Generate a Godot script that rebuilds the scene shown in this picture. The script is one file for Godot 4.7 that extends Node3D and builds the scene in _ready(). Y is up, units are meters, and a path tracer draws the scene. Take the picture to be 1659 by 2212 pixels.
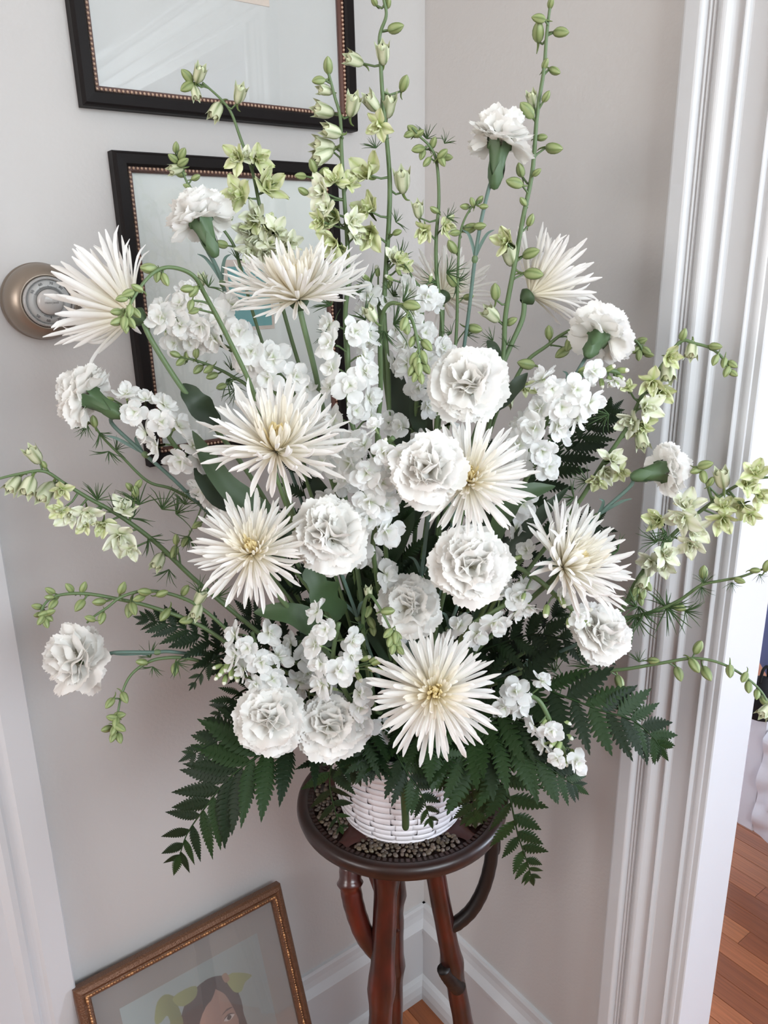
extends Node3D
# A white flower arrangement in a basket on a bamboo stand, in the corner of a room beside a doorway.
# World: left wall faces +z, right wall faces -x, room corner at the origin, metres.

const LENS := 1672.0                                    # focal length in pixels of the 1659 x 2212 frame
var eye := Vector3(-0.8698, 1.55, 1.0542)
var bx := Vector3(0.8012, -0.0142, 0.5982)
var by := Vector3(0.1848, 0.9567, -0.2248)
var bz := Vector3(-0.5691, 0.2907, 0.7691)
var ahead := Vector3(0.595, 0, -0.804)
const WZ := -0.018                                      # left wall plane (z)
const WX := 0.018                                       # right wall plane (x)
const STAND := Vector3(-0.304, 0.85, 0.321)
const BASKET := Vector3(-0.3135, 0.85, 0.334)         # stands a little forward of the middle
var rng := RandomNumberGenerator.new()
var used := {}
var M := {}

func _ready() -> void:
	rng.seed = 7
	ahead = Vector3(-bz.x, 0, -bz.z).normalized()
	make_camera_and_light()
	make_materials()
	build_room()
	build_next_room()
	build_pictures()
	build_thermostat()
	build_portrait()
	build_stand()
	build_basket()
	make_plant_meshes()
	build_ferns()
	build_mums()
	build_carnations()
	build_stock()
	build_larkspur()

func make_camera_and_light() -> void:
	var cam := Camera3D.new()
	cam.name = "camera"
	cam.transform = Transform3D(Basis(bx, by, bz).orthonormalized(), eye)
	cam.fov = rad_to_deg(2.0 * atan(1106.0 / LENS))
	cam.near = 0.05
	cam.far = 50.0
	add_child(cam)
	cam.current = true
	var we := WorldEnvironment.new()
	we.name = "world"
	var e := Environment.new()
	e.background_mode = Environment.BG_SKY
	var sky := Sky.new()
	var sm := ProceduralSkyMaterial.new()
	sm.sky_top_color = Color(0.62, 0.72, 0.86)
	sm.sky_horizon_color = Color(0.86, 0.89, 0.92)
	sm.ground_horizon_color = Color(0.55, 0.56, 0.52)
	sm.ground_bottom_color = Color(0.35, 0.37, 0.32)
	sm.sky_energy_multiplier = 2.0
	sky.sky_material = sm
	e.sky = sky
	e.tonemap_mode = Environment.TONE_MAPPER_LINEAR
	e.tonemap_exposure = EXPOSURE
	e.sdfgi_enabled = true
	e.ssao_enabled = true
	e.ssil_enabled = true
	we.environment = e
	add_child(we)
	# daylight at the windows: one area light just inside each pane
	window_light("window_daylight", Vector3(-0.52, 1.88, 2.23), Vector2(1.0, 1.05), Vector3(0, 0, -1), Color(0.945, 0.985, 1.0), E_BACK)
	window_light("window_daylight", Vector3(-3.13, 1.85, 0.72), Vector2(1.1, 1.0), Vector3(1, 0, 0), Color(1.0, 0.96, 0.92), E_SIDE)
	window_light("window_daylight", Vector3(2.5, 1.6, 2.53), Vector2(1.1, 1.3), Vector3(0, 0, -1), Color(0.89, 0.935, 1.0), E_NEXT)

const EXPOSURE := 1.09
const E_BACK := 2.9
const E_SIDE := 2.6
const E_NEXT := 11.5

func window_light(called: String, at: Vector3, size: Vector2, towards: Vector3, c: Color, energy: float) -> void:
	var l := AreaLight3D.new()
	l.name = called
	l.area_size = size
	l.light_color = c
	l.light_energy = energy
	l.area_normalize_energy = true
	l.area_range = 12.0
	l.area_attenuation = 2.0
	l.shadow_enabled = true
	l.position = at
	l.basis = Basis.looking_at(towards)
	add_child(l, true)

# ------------------------------------------------------------------ sight lines and naming
func ray(px: float, py: float) -> Vector3:
	return bx * ((px - 829.5) / LENS) - by * ((py - 1106.0) / LENS) - bz

func P(px: float, py: float, f: float) -> Vector3:      # the point seen there, f metres ahead of the camera
	var d := ray(px, py)
	return eye + d * (f / d.dot(ahead))

func on_z(px: float, py: float, z: float) -> Vector3:
	var d := ray(px, py)
	return eye + d * ((z - eye.z) / d.z)

func on_x(px: float, py: float, x: float) -> Vector3:
	var d := ray(px, py)
	return eye + d * ((x - eye.x) / d.x)

func per_px(p: Vector3) -> float:                       # metres per pixel at a point
	return (p - eye).dot(-bz) / LENS

func facing(p: Vector3, ax: float, ay: float, back := false) -> Vector3:
	var t := (eye - p).normalized()
	var r := (bx - t * bx.dot(t)).normalized()
	var u := t.cross(r)
	var c := sqrt(maxf(0.0, 1.0 - ax * ax - ay * ay))
	return (r * ax + u * ay + t * (-c if back else c)).normalized()

func frame_of(y: Vector3, twist := 0.0) -> Basis:
	var a := Vector3.UP if absf(y.y) < 0.9 else Vector3.RIGHT
	var x := a.cross(y).normalized()
	return Basis(x, y, x.cross(y)).rotated(y, twist)

func numbered(called: String) -> String:
	if not used.has(called):
		used[called] = 0
		return called
	used[called] += 1
	return "%s_%03d" % [called, used[called]]

func thing(called: String, label: String, category: String, at: Vector3, group := "") -> Node3D:
	var o := Node3D.new()
	o.name = numbered(called)
	add_child(o)
	o.position = at
	tag(o, label, category, group)
	return o

func tag(o: Node, label: String, category: String, group := "") -> void:
	o.set_meta("label", label)
	o.set_meta("category", category)
	if group != "":
		o.set_meta("group", group)

func part(called: String, mesh: Mesh, m: Material, parent: Node = null, t := Transform3D()) -> MeshInstance3D:
	var o := MeshInstance3D.new()
	o.mesh = mesh
	o.material_override = m
	o.transform = t
	o.cast_shadow = GeometryInstance3D.SHADOW_CASTING_SETTING_ON
	if parent == null:
		o.name = numbered(called)
		add_child(o)
	else:
		o.name = called
		parent.add_child(o, true)
	return o

func struct(called: String, mesh: Mesh, m: Material) -> MeshInstance3D:
	var o := part(called, mesh, m)
	o.set_meta("kind", "structure")
	return o

# ------------------------------------------------------------------ mesh helpers
func begin() -> SurfaceTool:
	var st := SurfaceTool.new()
	st.begin(Mesh.PRIMITIVE_TRIANGLES)
	return st

func tri(st: SurfaceTool, a: Vector3, b: Vector3, c: Vector3) -> void:
	st.add_vertex(a); st.add_vertex(b); st.add_vertex(c)

func quad(st: SurfaceTool, a: Vector3, b: Vector3, c: Vector3, d: Vector3) -> void:
	tri(st, a, b, c); tri(st, a, c, d)

func done(st: SurfaceTool, smooth := true) -> ArrayMesh:
	st.generate_normals()
	return st.commit()

# a grid of points rows x cols made into a sheet; colours are optional
func sheet(rows: Array, cols: Array = [], uv := false) -> ArrayMesh:
	var st := begin()
	sheet_into(st, rows, cols, uv)
	return done(st)

func sheet_into(st: SurfaceTool, rows: Array, cols: Array = [], uv := false) -> void:
	var n: int = rows.size()
	for i in n - 1:
		var a: PackedVector3Array = rows[i]
		var b: PackedVector3Array = rows[i + 1]
		var w: int = a.size()
		for j in w - 1:
			for k in [[0, 0], [0, 1], [1, 1], [0, 0], [1, 1], [1, 0]]:
				var r: int = i + k[0]
				var c: int = j + k[1]
				if cols.size():
					st.set_color(cols[r][c])
				if uv:
					st.set_uv(Vector2(float(c) / (w - 1), float(r) / (n - 1)))
				st.add_vertex((b if k[0] else a)[c])

func box(size: Vector3, bevel := 0.0) -> ArrayMesh:
	var st := begin()
	box_into(st, Transform3D(Basis(), Vector3.ZERO), size, bevel)
	return done(st)

func box_into(st: SurfaceTool, t: Transform3D, s: Vector3, b := 0.0) -> void:
	st.set_smooth_group(-1)
	var h := s * 0.5
	var g := Vector3(minf(b, h.x * 0.9), minf(b, h.y * 0.9), minf(b, h.z * 0.9))
	for ax in 3:
		for sg in [-1.0, 1.0]:
			var u := (ax + 1) % 3
			var v := (ax + 2) % 3
			var q := []
			for k in [[-1, -1], [1, -1], [1, 1], [-1, 1]]:
				var p := Vector3.ZERO
				p[ax] = sg * h[ax]
				p[u] = k[0] * (h[u] - g[u])
				p[v] = k[1] * (h[v] - g[v])
				q.append(t * p)
			if sg > 0:
				quad(st, q[3], q[2], q[1], q[0])
			else:
				quad(st, q[0], q[1], q[2], q[3])
			if b > 0.0:
				for w in 2:                                # bevel strips toward the next axis
					if w == 0:
						for s2 in [-1.0, 1.0]:
							var pts := []
							for k in [-1, 1]:
								var p1 := Vector3.ZERO
								p1[ax] = sg * h[ax]; p1[u] = s2 * (h[u] - g[u]); p1[v] = k * (h[v] - g[v])
								var p2 := Vector3.ZERO
								p2[ax] = sg * (h[ax] - g[ax]); p2[u] = s2 * h[u]; p2[v] = k * (h[v] - g[v])
								pts.append([t * p1, t * p2])
							if sg * s2 > 0:
								quad(st, pts[0][0], pts[1][0], pts[1][1], pts[0][1])
							else:
								quad(st, pts[0][1], pts[1][1], pts[1][0], pts[0][0])
	if b > 0.0:
		for sx in [-1.0, 1.0]:
			for sy in [-1.0, 1.0]:
				for sz in [-1.0, 1.0]:
					var a := t * Vector3(sx * h.x, sy * (h.y - g.y), sz * (h.z - g.z))
					var c := t * Vector3(sx * (h.x - g.x), sy * h.y, sz * (h.z - g.z))
					var d := t * Vector3(sx * (h.x - g.x), sy * (h.y - g.y), sz * h.z)
					if sx * sy * sz > 0:
						tri(st, a, d, c)
					else:
						tri(st, a, c, d)
	st.set_smooth_group(0)

# a tube along points; radii one per point or a single number
func tube_into(st: SurfaceTool, pts: PackedVector3Array, radii, seg := 7, caps := true, lumps := 0.0) -> void:
	var n := pts.size()
	var t0 := (pts[1] - pts[0]).normalized()
	var u := (Vector3.UP if absf(t0.y) < 0.9 else Vector3.RIGHT).cross(t0).normalized()
	var rows := []
	for i in n:
		var t := (pts[mini(i + 1, n - 1)] - pts[maxi(i - 1, 0)]).normalized()
		u = (u - t * u.dot(t)).normalized()
		var v := t.cross(u)
		var r: float = radii if radii is float else radii[i]
		var row := PackedVector3Array()
		for j in seg + 1:
			var a := TAU * j / seg
			var rr := r * (1.0 + lumps * sin(a * 3.0 + i * 1.7))
			row.append(pts[i] + (u * cos(a) + v * sin(a)) * rr)
		rows.append(row)
	sheet_into(st, rows)
	if caps:
		for e in [0, n - 1]:
			var row: PackedVector3Array = rows[e]
			for j in seg:
				if e == 0:
					tri(st, pts[e], row[j + 1], row[j])
				else:
					tri(st, pts[e], row[j], row[j + 1])

func tube(pts: PackedVector3Array, radii, seg := 7) -> ArrayMesh:
	var st := begin()
	tube_into(st, pts, radii, seg)
	return done(st)

# a turned shape: profile of (radius, height) about +y
func lathe_into(st: SurfaceTool, prof: Array, seg := 32, at := Vector3.ZERO, basis := Basis(), ribs := 0, rib := 0.0) -> void:
	var rows := []
	for p in prof:
		var row := PackedVector3Array()
		for j in seg + 1:
			var a := -TAU * j / seg
			var r: float = p[0] * (1.0 + (rib * cos(a * ribs) if ribs else 0.0))
			row.append(at + basis * Vector3(cos(a) * r, p[1], sin(a) * r))
		rows.append(row)
	sheet_into(st, rows)

func lathe(prof: Array, seg := 32, ribs := 0, rib := 0.0) -> ArrayMesh:
	var st := begin()
	lathe_into(st, prof, seg, Vector3.ZERO, Basis(), ribs, rib)
	return done(st)

# a profile (list of Vector2) carried from a to b; x of the profile along side, y along up
func extrude(prof: PackedVector2Array, a: Vector3, b: Vector3, side: Vector3, up: Vector3, flat := true) -> ArrayMesh:
	var st := begin()
	if flat:
		st.set_smooth_group(-1)
	var ra := PackedVector3Array()
	var rb := PackedVector3Array()
	for p in prof:
		ra.append(a + side * p.x + up * p.y)
		rb.append(b + side * p.x + up * p.y)
	sheet_into(st, [ra, rb])
	for e in [ra, rb]:
		for i in range(1, e.size() - 1):
			tri(st, e[0], e[i], e[i + 1])
	return done(st)

func curve(pts: Array, per := 6) -> PackedVector3Array:     # a smooth line through points
	var out := PackedVector3Array()
	var n := pts.size()
	for i in n - 1:
		var p0: Vector3 = pts[maxi(i - 1, 0)]
		var p1: Vector3 = pts[i]
		var p2: Vector3 = pts[i + 1]
		var p3: Vector3 = pts[mini(i + 2, n - 1)]
		for k in per:
			out.append(p1.cubic_interpolate(p2, p0, p3, float(k) / per))
	out.append(pts[n - 1])
	return out

func shifted(pts: PackedVector3Array, by_: Vector3) -> PackedVector3Array:
	var out := PackedVector3Array()
	for p in pts:
		out.append(p - by_)
	return out

# ------------------------------------------------------------------ materials
func mat(called: String, c: Color, rough := 0.6, opts := {}) -> StandardMaterial3D:
	var m := StandardMaterial3D.new()
	m.resource_name = called
	m.albedo_color = c
	m.roughness = rough
	m.cull_mode = BaseMaterial3D.CULL_DISABLED
	for k in opts:
		if k == "back":
			m.backlight_enabled = true
			m.backlight = Color(opts[k], opts[k], opts[k])
		else:
			m.set(k, opts[k])
	M[called] = m
	return m

func noise_tex(freq: float, ramp: Array, seed_: int, size := 256, kind := FastNoiseLite.TYPE_SIMPLEX_SMOOTH, normal := false, bump := 4.0) -> NoiseTexture2D:
	var n := FastNoiseLite.new()
	n.seed = seed_
	n.frequency = freq
	n.noise_type = kind
	n.fractal_octaves = 4
	var t := NoiseTexture2D.new()
	t.width = size
	t.height = size
	t.seamless = true
	t.noise = n
	if normal:
		t.as_normal_map = true
		t.bump_strength = bump
	elif ramp.size():
		var g := Gradient.new()
		g.offsets = PackedFloat32Array([0.0, 1.0])
		g.colors = PackedColorArray([ramp[0], ramp[1]])
		t.color_ramp = g
	return t

func wood_tex(a: Color, b: Color, seed_: int) -> ImageTexture:      # grain along v
	var n := FastNoiseLite.new()
	n.seed = seed_
	n.frequency = 0.03
	var f := FastNoiseLite.new()
	f.seed = seed_ + 9
	f.frequency = 0.25
	var im := Image.create(128, 256, false, Image.FORMAT_RGB8)
	for y in 256:
		for x in 128:
			var k := 0.5 + 0.6 * n.get_noise_2d(x * 1.6, y * 0.22) + 0.25 * f.get_noise_2d(x, y * 0.06)
			im.set_pixel(x, y, a.lerp(b, clampf(k, 0, 1)))
	return ImageTexture.create_from_image(im)

func make_materials() -> void:
	var orange_peel := noise_tex(0.08, [], 3, 256, FastNoiseLite.TYPE_SIMPLEX_SMOOTH, true, 1.5)
	mat("wall_paint", Color(0.765, 0.752, 0.745), 0.75, {"normal_enabled": true, "normal_texture": orange_peel, "normal_scale": 0.25, "uv1_triplanar": true, "uv1_world_triplanar": true, "uv1_scale": Vector3(6, 6, 6)})
	mat("next_room_paint", Color(0.86, 0.86, 0.87), 0.8)
	mat("trim_paint", Color(0.785, 0.787, 0.795), 0.32)
	mat("ceiling_paint", Color(0.9, 0.9, 0.9), 0.9)
	for i in 4:
		var c: Color = [Color(0.69, 0.405, 0.25), Color(0.74, 0.45, 0.28), Color(0.63, 0.365, 0.22), Color(0.78, 0.49, 0.31)][i]
		mat("plank%d" % i, Color.WHITE, 0.34, {"albedo_texture": wood_tex(c, c.darkened(0.22), 20 + i)})
	mat("subfloor", Color(0.16, 0.08, 0.05), 0.7)
	mat("black_lacquer", Color(0.10, 0.085, 0.085), 0.5, {"metallic_specular": 0.25})
	mat("frame_side", Color(0.2, 0.19, 0.19), 0.5)
	mat("bead_gold", Color(0.72, 0.60, 0.52), 0.35, {"metallic": 0.2})
	mat("frame_red", Color(0.3, 0.15, 0.10), 0.45)
	mat("mat_board", Color(0.76, 0.765, 0.76), 0.9)
	mat("pale_board", Color(0.87, 0.89, 0.875), 0.9)
	mat("glass", Color(1, 1, 1, 0.04), 0.02, {"transparency": BaseMaterial3D.TRANSPARENCY_ALPHA})
	mat("beige_print", Color(0.80, 0.74, 0.69), 0.8)
	mat("aqua_print", Color(0.36, 0.60, 0.60), 0.8)
	mat("gilt", Color(0.43, 0.30, 0.22), 0.42, {"metallic": 0.45, "normal_enabled": true, "normal_texture": noise_tex(0.09, [], 5, 256, FastNoiseLite.TYPE_SIMPLEX_SMOOTH, true, 6.0), "normal_scale": 0.6, "uv1_triplanar": true, "uv1_scale": Vector3(14, 14, 14)})
	mat("gilt_bright", Color(0.74, 0.55, 0.38), 0.3, {"metallic": 0.6})
	mat("bronze_plastic", Color(0.55, 0.50, 0.45), 0.36, {"metallic": 0.55})
	mat("dial_clear", Color(0.62, 0.61, 0.60), 0.25)
	mat("dial_silver", Color(0.66, 0.66, 0.655), 0.35)
	mat("dial_ink", Color(0.22, 0.22, 0.22), 0.5)
	mat("faint_ink", Color(0.48, 0.47, 0.46), 0.5)
	mat("knob_silver", Color(0.70, 0.69, 0.68), 0.22)
	var scorch := noise_tex(0.018, [Color(0.09, 0.045, 0.035), Color(0.36, 0.10, 0.055)], 12)
	mat("bamboo", Color(1, 1, 1), 0.3, {"albedo_texture": scorch, "uv1_triplanar": true, "uv1_scale": Vector3(5, 2.2, 5), "clearcoat_enabled": true, "clearcoat": 0.4, "clearcoat_roughness": 0.2})
	mat("bamboo_dark", Color(0.085, 0.062, 0.055), 0.4)
	mat("stand_wood", Color(1, 1, 1), 0.34, {"albedo_texture": noise_tex(0.02, [Color(0.11, 0.065, 0.05), Color(0.19, 0.095, 0.07)], 14), "uv1_triplanar": true, "uv1_scale": Vector3(6, 6, 6)})
	mat("stand_red", Color(0.22, 0.09, 0.065), 0.35)
	mat("pebble", Color(1, 1, 1), 0.45, {"vertex_color_use_as_albedo": true})
	mat("chip_white", Color(0.87, 0.85, 0.86), 0.6, {"normal_enabled": true, "normal_texture": noise_tex(0.06, [], 6, 256, FastNoiseLite.TYPE_SIMPLEX_SMOOTH, true, 3.0), "normal_scale": 0.4, "uv1_triplanar": true, "uv1_scale": Vector3(20, 60, 20)})
	mat("basket_liner", Color(0.30, 0.28, 0.28), 0.9)
	mat("foam", Color(0.05, 0.12, 0.06), 0.95)
	# plants
	var white := {"back": 1.0, "vertex_color_use_as_albedo": true, "rim_enabled": true, "rim": 0.15}
	mat("mum_petal", Color(1, 1, 1), 0.55, white)
	mat("carnation_petal", Color(1, 1, 1), 0.65, {"back": 0.9, "vertex_color_use_as_albedo": true})
	mat("stock_petal", Color(1, 1, 1), 0.55, white)
	mat("larkspur_petal", Color(1, 1, 1), 0.55, {"back": 0.45, "vertex_color_use_as_albedo": true})
	mat("bud_green", Color(0.93, 0.93, 0.93), 0.5, {"vertex_color_use_as_albedo": true, "back": 0.25})
	mat("stem_green", Color(0.34, 0.42, 0.265), 0.5)
	mat("stem_mid", Color(0.36, 0.44, 0.30), 0.5)
	mat("stem_dark", Color(0.25, 0.36, 0.22), 0.5)
	mat("stem_blue", Color(0.33, 0.42, 0.38), 0.55)
	mat("calyx_green", Color(0.27, 0.36, 0.23), 0.5)
	mat("mum_calyx", Color(0.20, 0.27, 0.15), 0.6)
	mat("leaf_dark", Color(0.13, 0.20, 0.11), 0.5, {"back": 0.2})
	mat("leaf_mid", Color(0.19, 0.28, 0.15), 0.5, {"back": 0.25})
	mat("thread_green", Color(0.23, 0.33, 0.17), 0.6)
	for i in 3:
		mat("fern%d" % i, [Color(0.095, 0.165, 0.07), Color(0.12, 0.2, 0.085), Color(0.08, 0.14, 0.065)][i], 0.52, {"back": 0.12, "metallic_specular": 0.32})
	mat("quilt", Color(0.95, 0.95, 0.97), 0.7)
	mat("blue_cloth", Color(0.42, 0.46, 0.62), 0.8)
	mat("black_cloth", Color(0.03, 0.03, 0.035), 0.8)
# ------------------------------------------------------------------ the room
func slab(called: String, a: Vector3, b: Vector3, m: Material) -> MeshInstance3D:
	var o := struct(called, box(b - a), m)
	o.position = (a + b) * 0.5
	return o

func wall_with_hole(called: String, a: Vector3, b: Vector3, h0: Vector3, h1: Vector3, axis: int, m: Material) -> void:
	# wall box a..b with an opening h0..h1 (extent along 'axis' and y), one mesh
	var st := begin()
	var mid := (a + b) * 0.5
	var bits := [[a, Vector3(b.x, b.y, b.z)], [a, b], [a, b], [a, b]]
	for k in 4:
		var p := a
		var q := b
		if k == 0:
			q[axis] = h0[axis]
		elif k == 1:
			p[axis] = h1[axis]
		elif k == 2:
			p[axis] = h0[axis]; q[axis] = h1[axis]; q.y = h0.y
		else:
			p[axis] = h0[axis]; q[axis] = h1[axis]; p.y = h1.y
		if q.y - p.y > 0.001 and q[axis] - p[axis] > 0.001:
			box_into(st, Transform3D(Basis(), (p + q) * 0.5 - mid), q - p)
	var o := struct(called, done(st), m)
	o.position = mid

func window_at(called: String, c: Vector3, w: float, h: float, axis: int) -> void:
	# frame, muntins and panes of a sash window; axis is the wall's normal
	var turn := Basis() if axis == 2 else Basis(Vector3.UP, PI / 2)
	var o := Node3D.new()
	o.name = called
	add_child(o)
	o.transform = Transform3D(turn, c)
	o.set_meta("kind", "structure")
	var st := begin()
	for s in [-1.0, 1.0]:
		box_into(st, Transform3D(Basis(), Vector3(s * (w / 2 - 0.025), 0, 0)), Vector3(0.05, h, 0.05), 0.004)
		box_into(st, Transform3D(Basis(), Vector3(0, s * (h / 2 - 0.025), 0)), Vector3(w, 0.05, 0.05), 0.004)
	box_into(st, Transform3D(), Vector3(w, 0.045, 0.05), 0.004)
	box_into(st, Transform3D(), Vector3(0.03, h, 0.04), 0.004)
	part("window_frame", done(st), M.trim_paint, o)
	for i in 4:
		part("pane", box(Vector3(w / 2 - 0.05, h / 2 - 0.05, 0.004)), M.glass, o, Transform3D(Basis(), Vector3((i % 2 - 0.5) * (w / 2 - 0.02), (i / 2 - 0.5) * (h / 2 - 0.01), 0)))

func build_room() -> void:
	var top := 2.55
	var T := 0.1
	slab("wall_left", Vector3(-3.3, -0.1, WZ - T), Vector3(WX + 0.082, top, WZ), M.wall_paint)
	wall_with_hole("wall_right", Vector3(WX, -0.1, WZ), Vector3(WX + 0.082, top, 2.4), Vector3(0, -0.1, 0.5815), Vector3(0, 2.06, 1.4445), 2, M.wall_paint)
	wall_with_hole("wall_back", Vector3(-3.3, -0.1, 2.3), Vector3(WX, top, 2.4), Vector3(-1.08, 1.33, 0), Vector3(-0.0, 2.43, 0), 0, M.wall_paint)
	wall_with_hole("wall_side", Vector3(-3.3, -0.1, WZ), Vector3(-3.2, top, 2.3), Vector3(0, 1.3, 0.12), Vector3(0, 2.4, 1.32), 2, M.wall_paint)
	slab("ceiling", Vector3(-3.3, top, -0.8), Vector3(3.3, top + 0.1, 3.1), M.ceiling_paint)
	window_at("window_1", Vector3(-0.53, 1.88, 2.35), 1.12, 1.12, 2)
	window_at("window_2", Vector3(-3.25, 1.85, 0.72), 1.2, 1.1, 0)
	build_floor()
	# baseboards: board with an ogee cap and a shoe mould
	var prof := PackedVector2Array([Vector2(0, 0), Vector2(0.034, 0), Vector2(0.034, 0.018), Vector2(0.031, 0.034), Vector2(0.026, 0.044), Vector2(0.0185, 0.05),
		Vector2(0.018, 0.168), Vector2(0.0215, 0.172), Vector2(0.0215, 0.18), Vector2(0.018, 0.186), Vector2(0.012, 0.196), Vector2(0.0095, 0.208), Vector2(0.0085, 0.22), Vector2(0.006, 0.226), Vector2(0, 0.226)])
	struct("baseboard_left", extrude(prof, Vector3(-0.704, 0, WZ), Vector3(WX + 0.004, 0, WZ), Vector3(0, 0, 1), Vector3.UP), M.trim_paint)
	struct("baseboard_right", extrude(prof, Vector3(WX, 0, 0.463), Vector3(WX, 0, WZ - 0.004), Vector3(-1, 0, 0), Vector3.UP), M.trim_paint)
	# door casing on the right wall: (distance along z, height off the wall)
	var cz := [[0.463, 0.0], [0.463, 0.0225], [0.4645, 0.0248], [0.467, 0.0255], [0.484, 0.0255]]
	var arc := func(z0: float, z1: float, h0: float, h1: float, bulge: float) -> void:
		for i in range(1, 7):
			var u := i / 6.0
			cz.append([lerpf(z0, z1, u), lerpf(h0, h1, u) + bulge * sin(u * PI)])
	arc.call(0.484, 0.4905, 0.0255, 0.0172, 0.0022)      # rounded edge of the backband
	arc.call(0.4905, 0.4955, 0.0160, 0.0160, 0.0030)     # two fine beads
	arc.call(0.4958, 0.5005, 0.0158, 0.0158, 0.0032)
	arc.call(0.5012, 0.514, 0.0172, 0.0205, 0.0026)      # broad ogee
	arc.call(0.514, 0.5275, 0.0205, 0.0095, -0.0012)
	arc.call(0.5285, 0.5375, 0.0098, 0.0098, 0.0062)     # bead
	cz.append([0.5390, 0.0090])
	cz.append([0.5660, 0.0090])
	arc.call(0.5665, 0.5735, 0.0094, 0.0094, 0.0050)     # bead
	arc.call(0.5740, 0.5850, 0.0090, 0.0100, 0.0012)
	cz.append([0.5865, 0.0080])
	cz.append([0.5935, 0.0080])
	cz.append([0.5940, 0.0])
	var cp := PackedVector2Array()
	for q in cz:
		cp.append(Vector2(q[0], q[1]))
	struct("trim_1", extrude(cp, Vector3(WX, 0, 0), Vector3(WX, 2.06, 0), Vector3(0, 0, 1), Vector3(-1, 0, 0)), M.trim_paint)
	var far := PackedVector2Array()
	for q in cz:
		far.append(Vector2(2.026 - q[0], q[1]))
	struct("trim_2", extrude(far, Vector3(WX, 0, 0), Vector3(WX, 2.06, 0), Vector3(0, 0, 1), Vector3(-1, 0, 0)), M.trim_paint)
	var head := PackedVector2Array()
	for q in cz:
		head.append(Vector2(2.06 + 0.5935 - q[0], q[1]))
	struct("trim_3", extrude(head, Vector3(WX, 0, 0.463), Vector3(WX, 0, 1.563), Vector3.UP, Vector3(-1, 0, 0)), M.trim_paint)
	# door jamb lining the opening, with its stop
	var d := Node3D.new()
	d.name = "door_1"
	add_child(d)
	d.set_meta("kind", "structure")
	var j := part("jamb", box(Vector3(0.096, 2.06, 0.013), 0.0015), M.trim_paint, d, Transform3D(Basis(), Vector3(0.0575, 1.03, 0.588)))
	j.set_meta("label", "white painted door jamb")
	part("jamb", box(Vector3(0.096, 2.06, 0.013), 0.0015), M.trim_paint, d, Transform3D(Basis(), Vector3(0.0575, 1.03, 1.438)))
	part("head_jamb", box(Vector3(0.096, 0.013, 0.836), 0.0015), M.trim_paint, d, Transform3D(Basis(), Vector3(0.0575, 2.0535, 1.013)))
	# casing at the far left of the left wall
	var lp := PackedVector2Array()
	for q in [[0.0, 0.0], [0.0, 0.021], [0.002, 0.023], [0.036, 0.023], [0.041, 0.019], [0.046, 0.0175], [0.052, 0.0175], [0.056, 0.021], [0.064, 0.022], [0.072, 0.018], [0.076, 0.0155], [0.13, 0.0145], [0.13, 0.0]]:
		lp.append(Vector2(q[0], q[1]))
	struct("trim_4", extrude(lp, Vector3(-0.705, 0, WZ), Vector3(-0.705, 2.06, WZ), Vector3(-1, 0, 0), Vector3(0, 0, 1)), M.trim_paint)

func build_floor() -> void:
	var f := slab("floor", Vector3(-3.3, -0.1, -0.8), Vector3(3.3, -0.018, 3.1), M.subfloor)
	# strip oak boards, laid along z; those in view are pieces of their own
	var w := 0.057
	var r := RandomNumberGenerator.new()
	r.seed = 5
	var meshes := {}
	var rest := begin()
	var x := -1.026
	while x < 1.5:
		var z := -0.78 - r.randf() * 0.5
		while z < 2.4:
			var l := 0.35 + 0.2 * (r.randi() % 4)
			var z1 := z + l
			if z1 > -0.75:
				var seen := (x > -0.45 and x < 0.05 and z < 0.5 and z1 > -0.05) or (x > 0.05 and x < 1.45 and z1 > -0.5 and z < 0.75)
				var c := Vector3(x + w / 2, -0.009, z + l / 2)
				if seen:
					var k := "%.2f" % l
					if not meshes.has(k):
						meshes[k] = plank_mesh(w - 0.0009, 0.018, l - 0.0009)
					part("plank", meshes[k], M["plank%d" % (r.randi() % 4)], f, Transform3D(Basis(), c - f.position))
				else:
					box_into(rest, Transform3D(Basis(), c - f.position), Vector3(w - 0.0009, 0.018, l - 0.0009))
			z = z1
		x += w
	for side in [[-3.2, -1.026], [1.5, 3.2]]:
		box_into(rest, Transform3D(Basis(), Vector3((side[0] + side[1]) / 2, -0.009, 1.1) - f.position), Vector3(side[1] - side[0], 0.018, 3.8))
	box_into(rest, Transform3D(Basis(), Vector3(0.24, -0.009, 2.72) - f.position), Vector3(2.53, 0.018, 0.7))
	var p := part("floorboards", done(rest), M.plank1, f)
	p.set_meta("kind", "stuff")

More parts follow.
